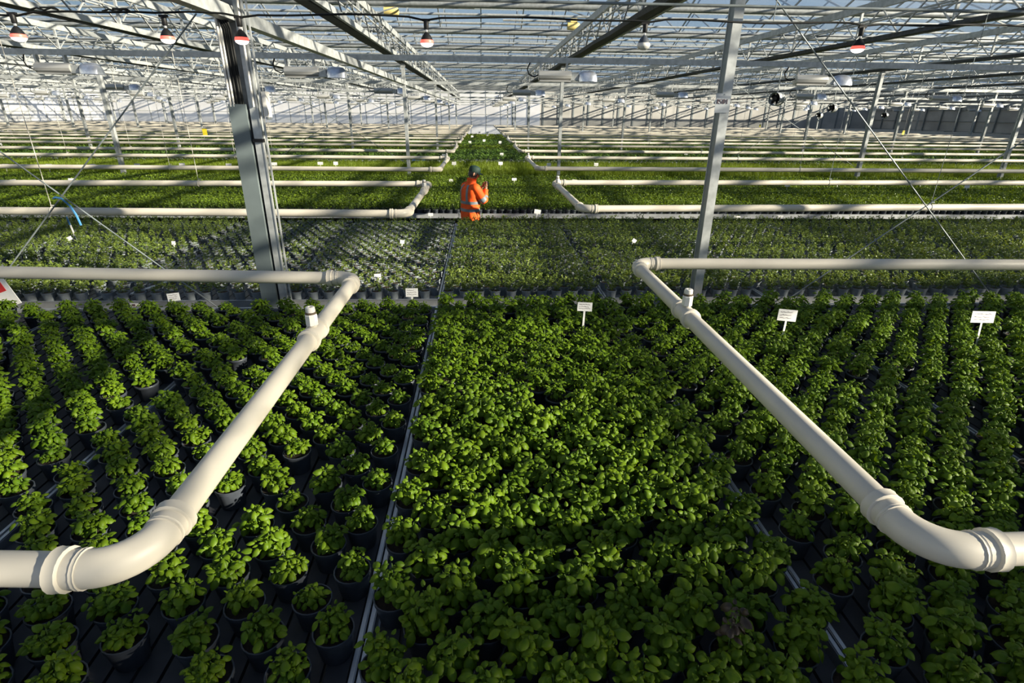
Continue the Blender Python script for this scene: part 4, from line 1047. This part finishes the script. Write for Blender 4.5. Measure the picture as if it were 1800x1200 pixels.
# jacket
tor = [(.80, .140, .195, 0.0), (.84, .148, .203, 0.0), (.95, .146, .198, 0.0), (1.05, .142, .194, .002), (1.16, .146, .202, .006), (1.26, .148, .213, .008), (1.34, .140, .220, .008), (1.395, .118, .200, .012), (1.435, .092, .140, .022), (1.46, .076, .092, .032), (1.49, .074, .080, .040), (1.525, .078, .082, .046)]
def tsec(z):
    for (z0, a0, b0, c0), (z1, a1, b1, c1) in zip(tor[:-1], tor[1:]):
        if z0 <= z <= z1: t_ = (z-z0)/(z1-z0); return a0+(a1-a0)*t_, b0+(b1-b0)*t_, c0+(c1-c0)*t_
    return tor[0][1:] if z < tor[0][0] else tor[-1][1:]
def tpt(z, a, off=0.0):
    A_, B_, c_ = tsec(z); w = .0035*math.sin(a*9+z*31)*max(0, 1-abs(z-1.0)/.4)+.003*math.sin(a*5-z*47)
    ca, sa = math.cos(a), math.sin(a); p = 2/2.5
    return (c_+(A_+off+w)*math.copysign(abs(ca)**p, ca), (B_+off+w)*math.copysign(abs(sa)**p, sa), z)
jk = MB(); n = 44; zs = list(np.linspace(.80, 1.525, 38)); V = [tpt(z, 2*math.pi*i/n) for z in zs for i in range(n)]
jk.add(V, [(j*n+i, j*n+(i+1) % n, (j+1)*n+(i+1) % n, (j+1)*n+i) for j in range(len(zs)-1) for i in range(n)])
jac = jk.build('jacket', M['orange'], per, ang=80)
k = MB(); V = []                               # turned-up collar
for z, f in ((1.455, 1.06), (1.50, 1.03), (1.535, 1.10), (1.537, 1.02)):
    A_, B_, c_ = tsec(min(z, 1.525))
    for i in range(28): a = 2*math.pi*i/28; V.append((c_+A_*f*math.cos(a), B_*f*math.sin(a), z-.012*math.cos(a)))
k.add(V, [(j*28+i, j*28+(i+1) % 28, (j+1)*28+(i+1) % 28, (j+1)*28+i) for j in range(3) for i in range(28)]); k.build('collar', M['orange'], jac)
def sleeve(pts, rads, name='sleeve'):
    P = [Vector(p) for p in pts]; Q = []; R_ = []; g = np.random.default_rng(5)
    for i in range(len(P)-1):
        for s_ in range(6):
            u = s_/6; Q.append(P[i].lerp(P[i+1], u)); R_.append(rads[i]+(rads[i+1]-rads[i])*u+g.normal(0, .0025))
    Q.append(P[-1]); R_.append(rads[-1])
    for _ in range(2): Q = [Q[0]]+[(Q[i-1]+Q[i]*2+Q[i+1])/4 for i in range(1, len(Q)-1)]+[Q[-1]]
    MB().tube(Q, R_, 18).build(name, M['orange'], jac, ang=80)
    return Q, R_
for pts in (((0.012, -.13, 1.37), rs, re, rw), ((.015, .13, 1.37), ls, le, lw)):
    Q, R_ = sleeve(pts, [.085, .082, .066, .046])
    i0 = 10; MB().tube(Q[i0:i0+3], [r+.0045 for r in R_[i0:i0+3]], 18).build('reflective_band', M['reflex'], jac)
    i0 = 14; MB().tube(Q[i0:i0+2], [r+.0045 for r in R_[i0:i0+2]], 18).build('reflective_band', M['reflex'], jac)
    MB().tube([Q[-2], Q[-1]+(Q[-1]-Q[-2])*.15], [.047, .045], 16).build('cuff', M['orange'], jac)
for z0, z1 in ((.965, 1.015), (1.10, 1.15)):
    r = MB(); V = [tpt(z, 2*math.pi*i/n, .004) for z in np.linspace(z0, z1, 4) for i in range(n)]
    r.add(V, [(j*n+i, j*n+(i+1) % n, (j+1)*n+(i+1) % n, (j+1)*n+i) for j in range(3) for i in range(n)]); r.build('reflective_band', M['reflex'], jac, ang=80)
for s in (-1, 1):                             # braces over the shoulders, front and back
    for fr in (0, 1):
        r = MB(); V = []
        zz = np.linspace(1.15, 1.43, 14)
        for z in zz:
            A_, B_, c_ = tsec(z)
            for dy in (-.025, .025):
                y = s*(.100-.03*max(0, (z-1.36)/.07))+dy; q_ = min(.98, abs(y)/(B_+.004)); x = (A_+.006)*(1-q_**2.5)**(1/2.5)
                V.append((c_+(x if fr else -x), y, z))
        r.add(V, [(2*j, 2*j+1, 2*j+3, 2*j+2) for j in range(len(zz)-1)]); r.build('reflective_brace', M['reflex'], jac, ang=80)
MB().bar((.03, -.205, .88), (-.015, -.203, 1.0), .004, .012, (0, 1, 0)).build('pocket_zip', M['dark'], jac, smooth=False)
tr = MB()
for s in (-1, 1):
    tr.tube([(0, s*.085, .92), (.005, s*.10, .78), (.018, s*.105, .50), (0, s*.105, .30), (-.01, s*.105, .06)], [.112, .102, .075, .068, .072], 18)
tr.build('trousers', M['navy'], per)
for s in (-1, 1):
    b = MB(); b.tube([(-.01, s*.105, .16), (-.01, s*.105, .06), (-.005, s*.105, .03)], [.062, .058, .056], 14); b.lathe([(.048, 0), (.052, .02), (.048, .05), (.030, .075), (.01, .085)], 16, (.055, s*.11, 0), sc=(2.3, 1.0)); b.build('boot', M['boot'], per)
# the camera held in both hands is a thing of its own
cw = Matrix.Translation(P0) @ Matrix.Rotation(TH, 4, 'Z')
ph = thing('handheld_camera', 'small black camera held up in the hands of the person in orange', 'camera', (0, 0, 0)); ph.matrix_world = cw @ Matrix.Translation(cam_c) @ Matrix.Rotation(math.radians(-25), 4, 'Z') @ Matrix.Rotation(math.radians(-12), 4, 'Y')
MB().box((0, 0, 0), (.024, .135, .075)).build('camera_body', M['dark'], ph, smooth=False)
MB().box((-.0125, .0, -.002), (.002, .085, .058)).build('screen', M['cable'], ph, smooth=False)
MB().lathe([(.026, .010), (.026, .028), (.022, .034)], 18, rot=Matrix.Rotation(math.pi/2, 3, 'Y')).build('lens', M['dark'], ph)
MB().lathe([(.007, .036), (.007, .041)], 10, (0, -.045, 0)).build('shutter_button', M['steel'], ph)
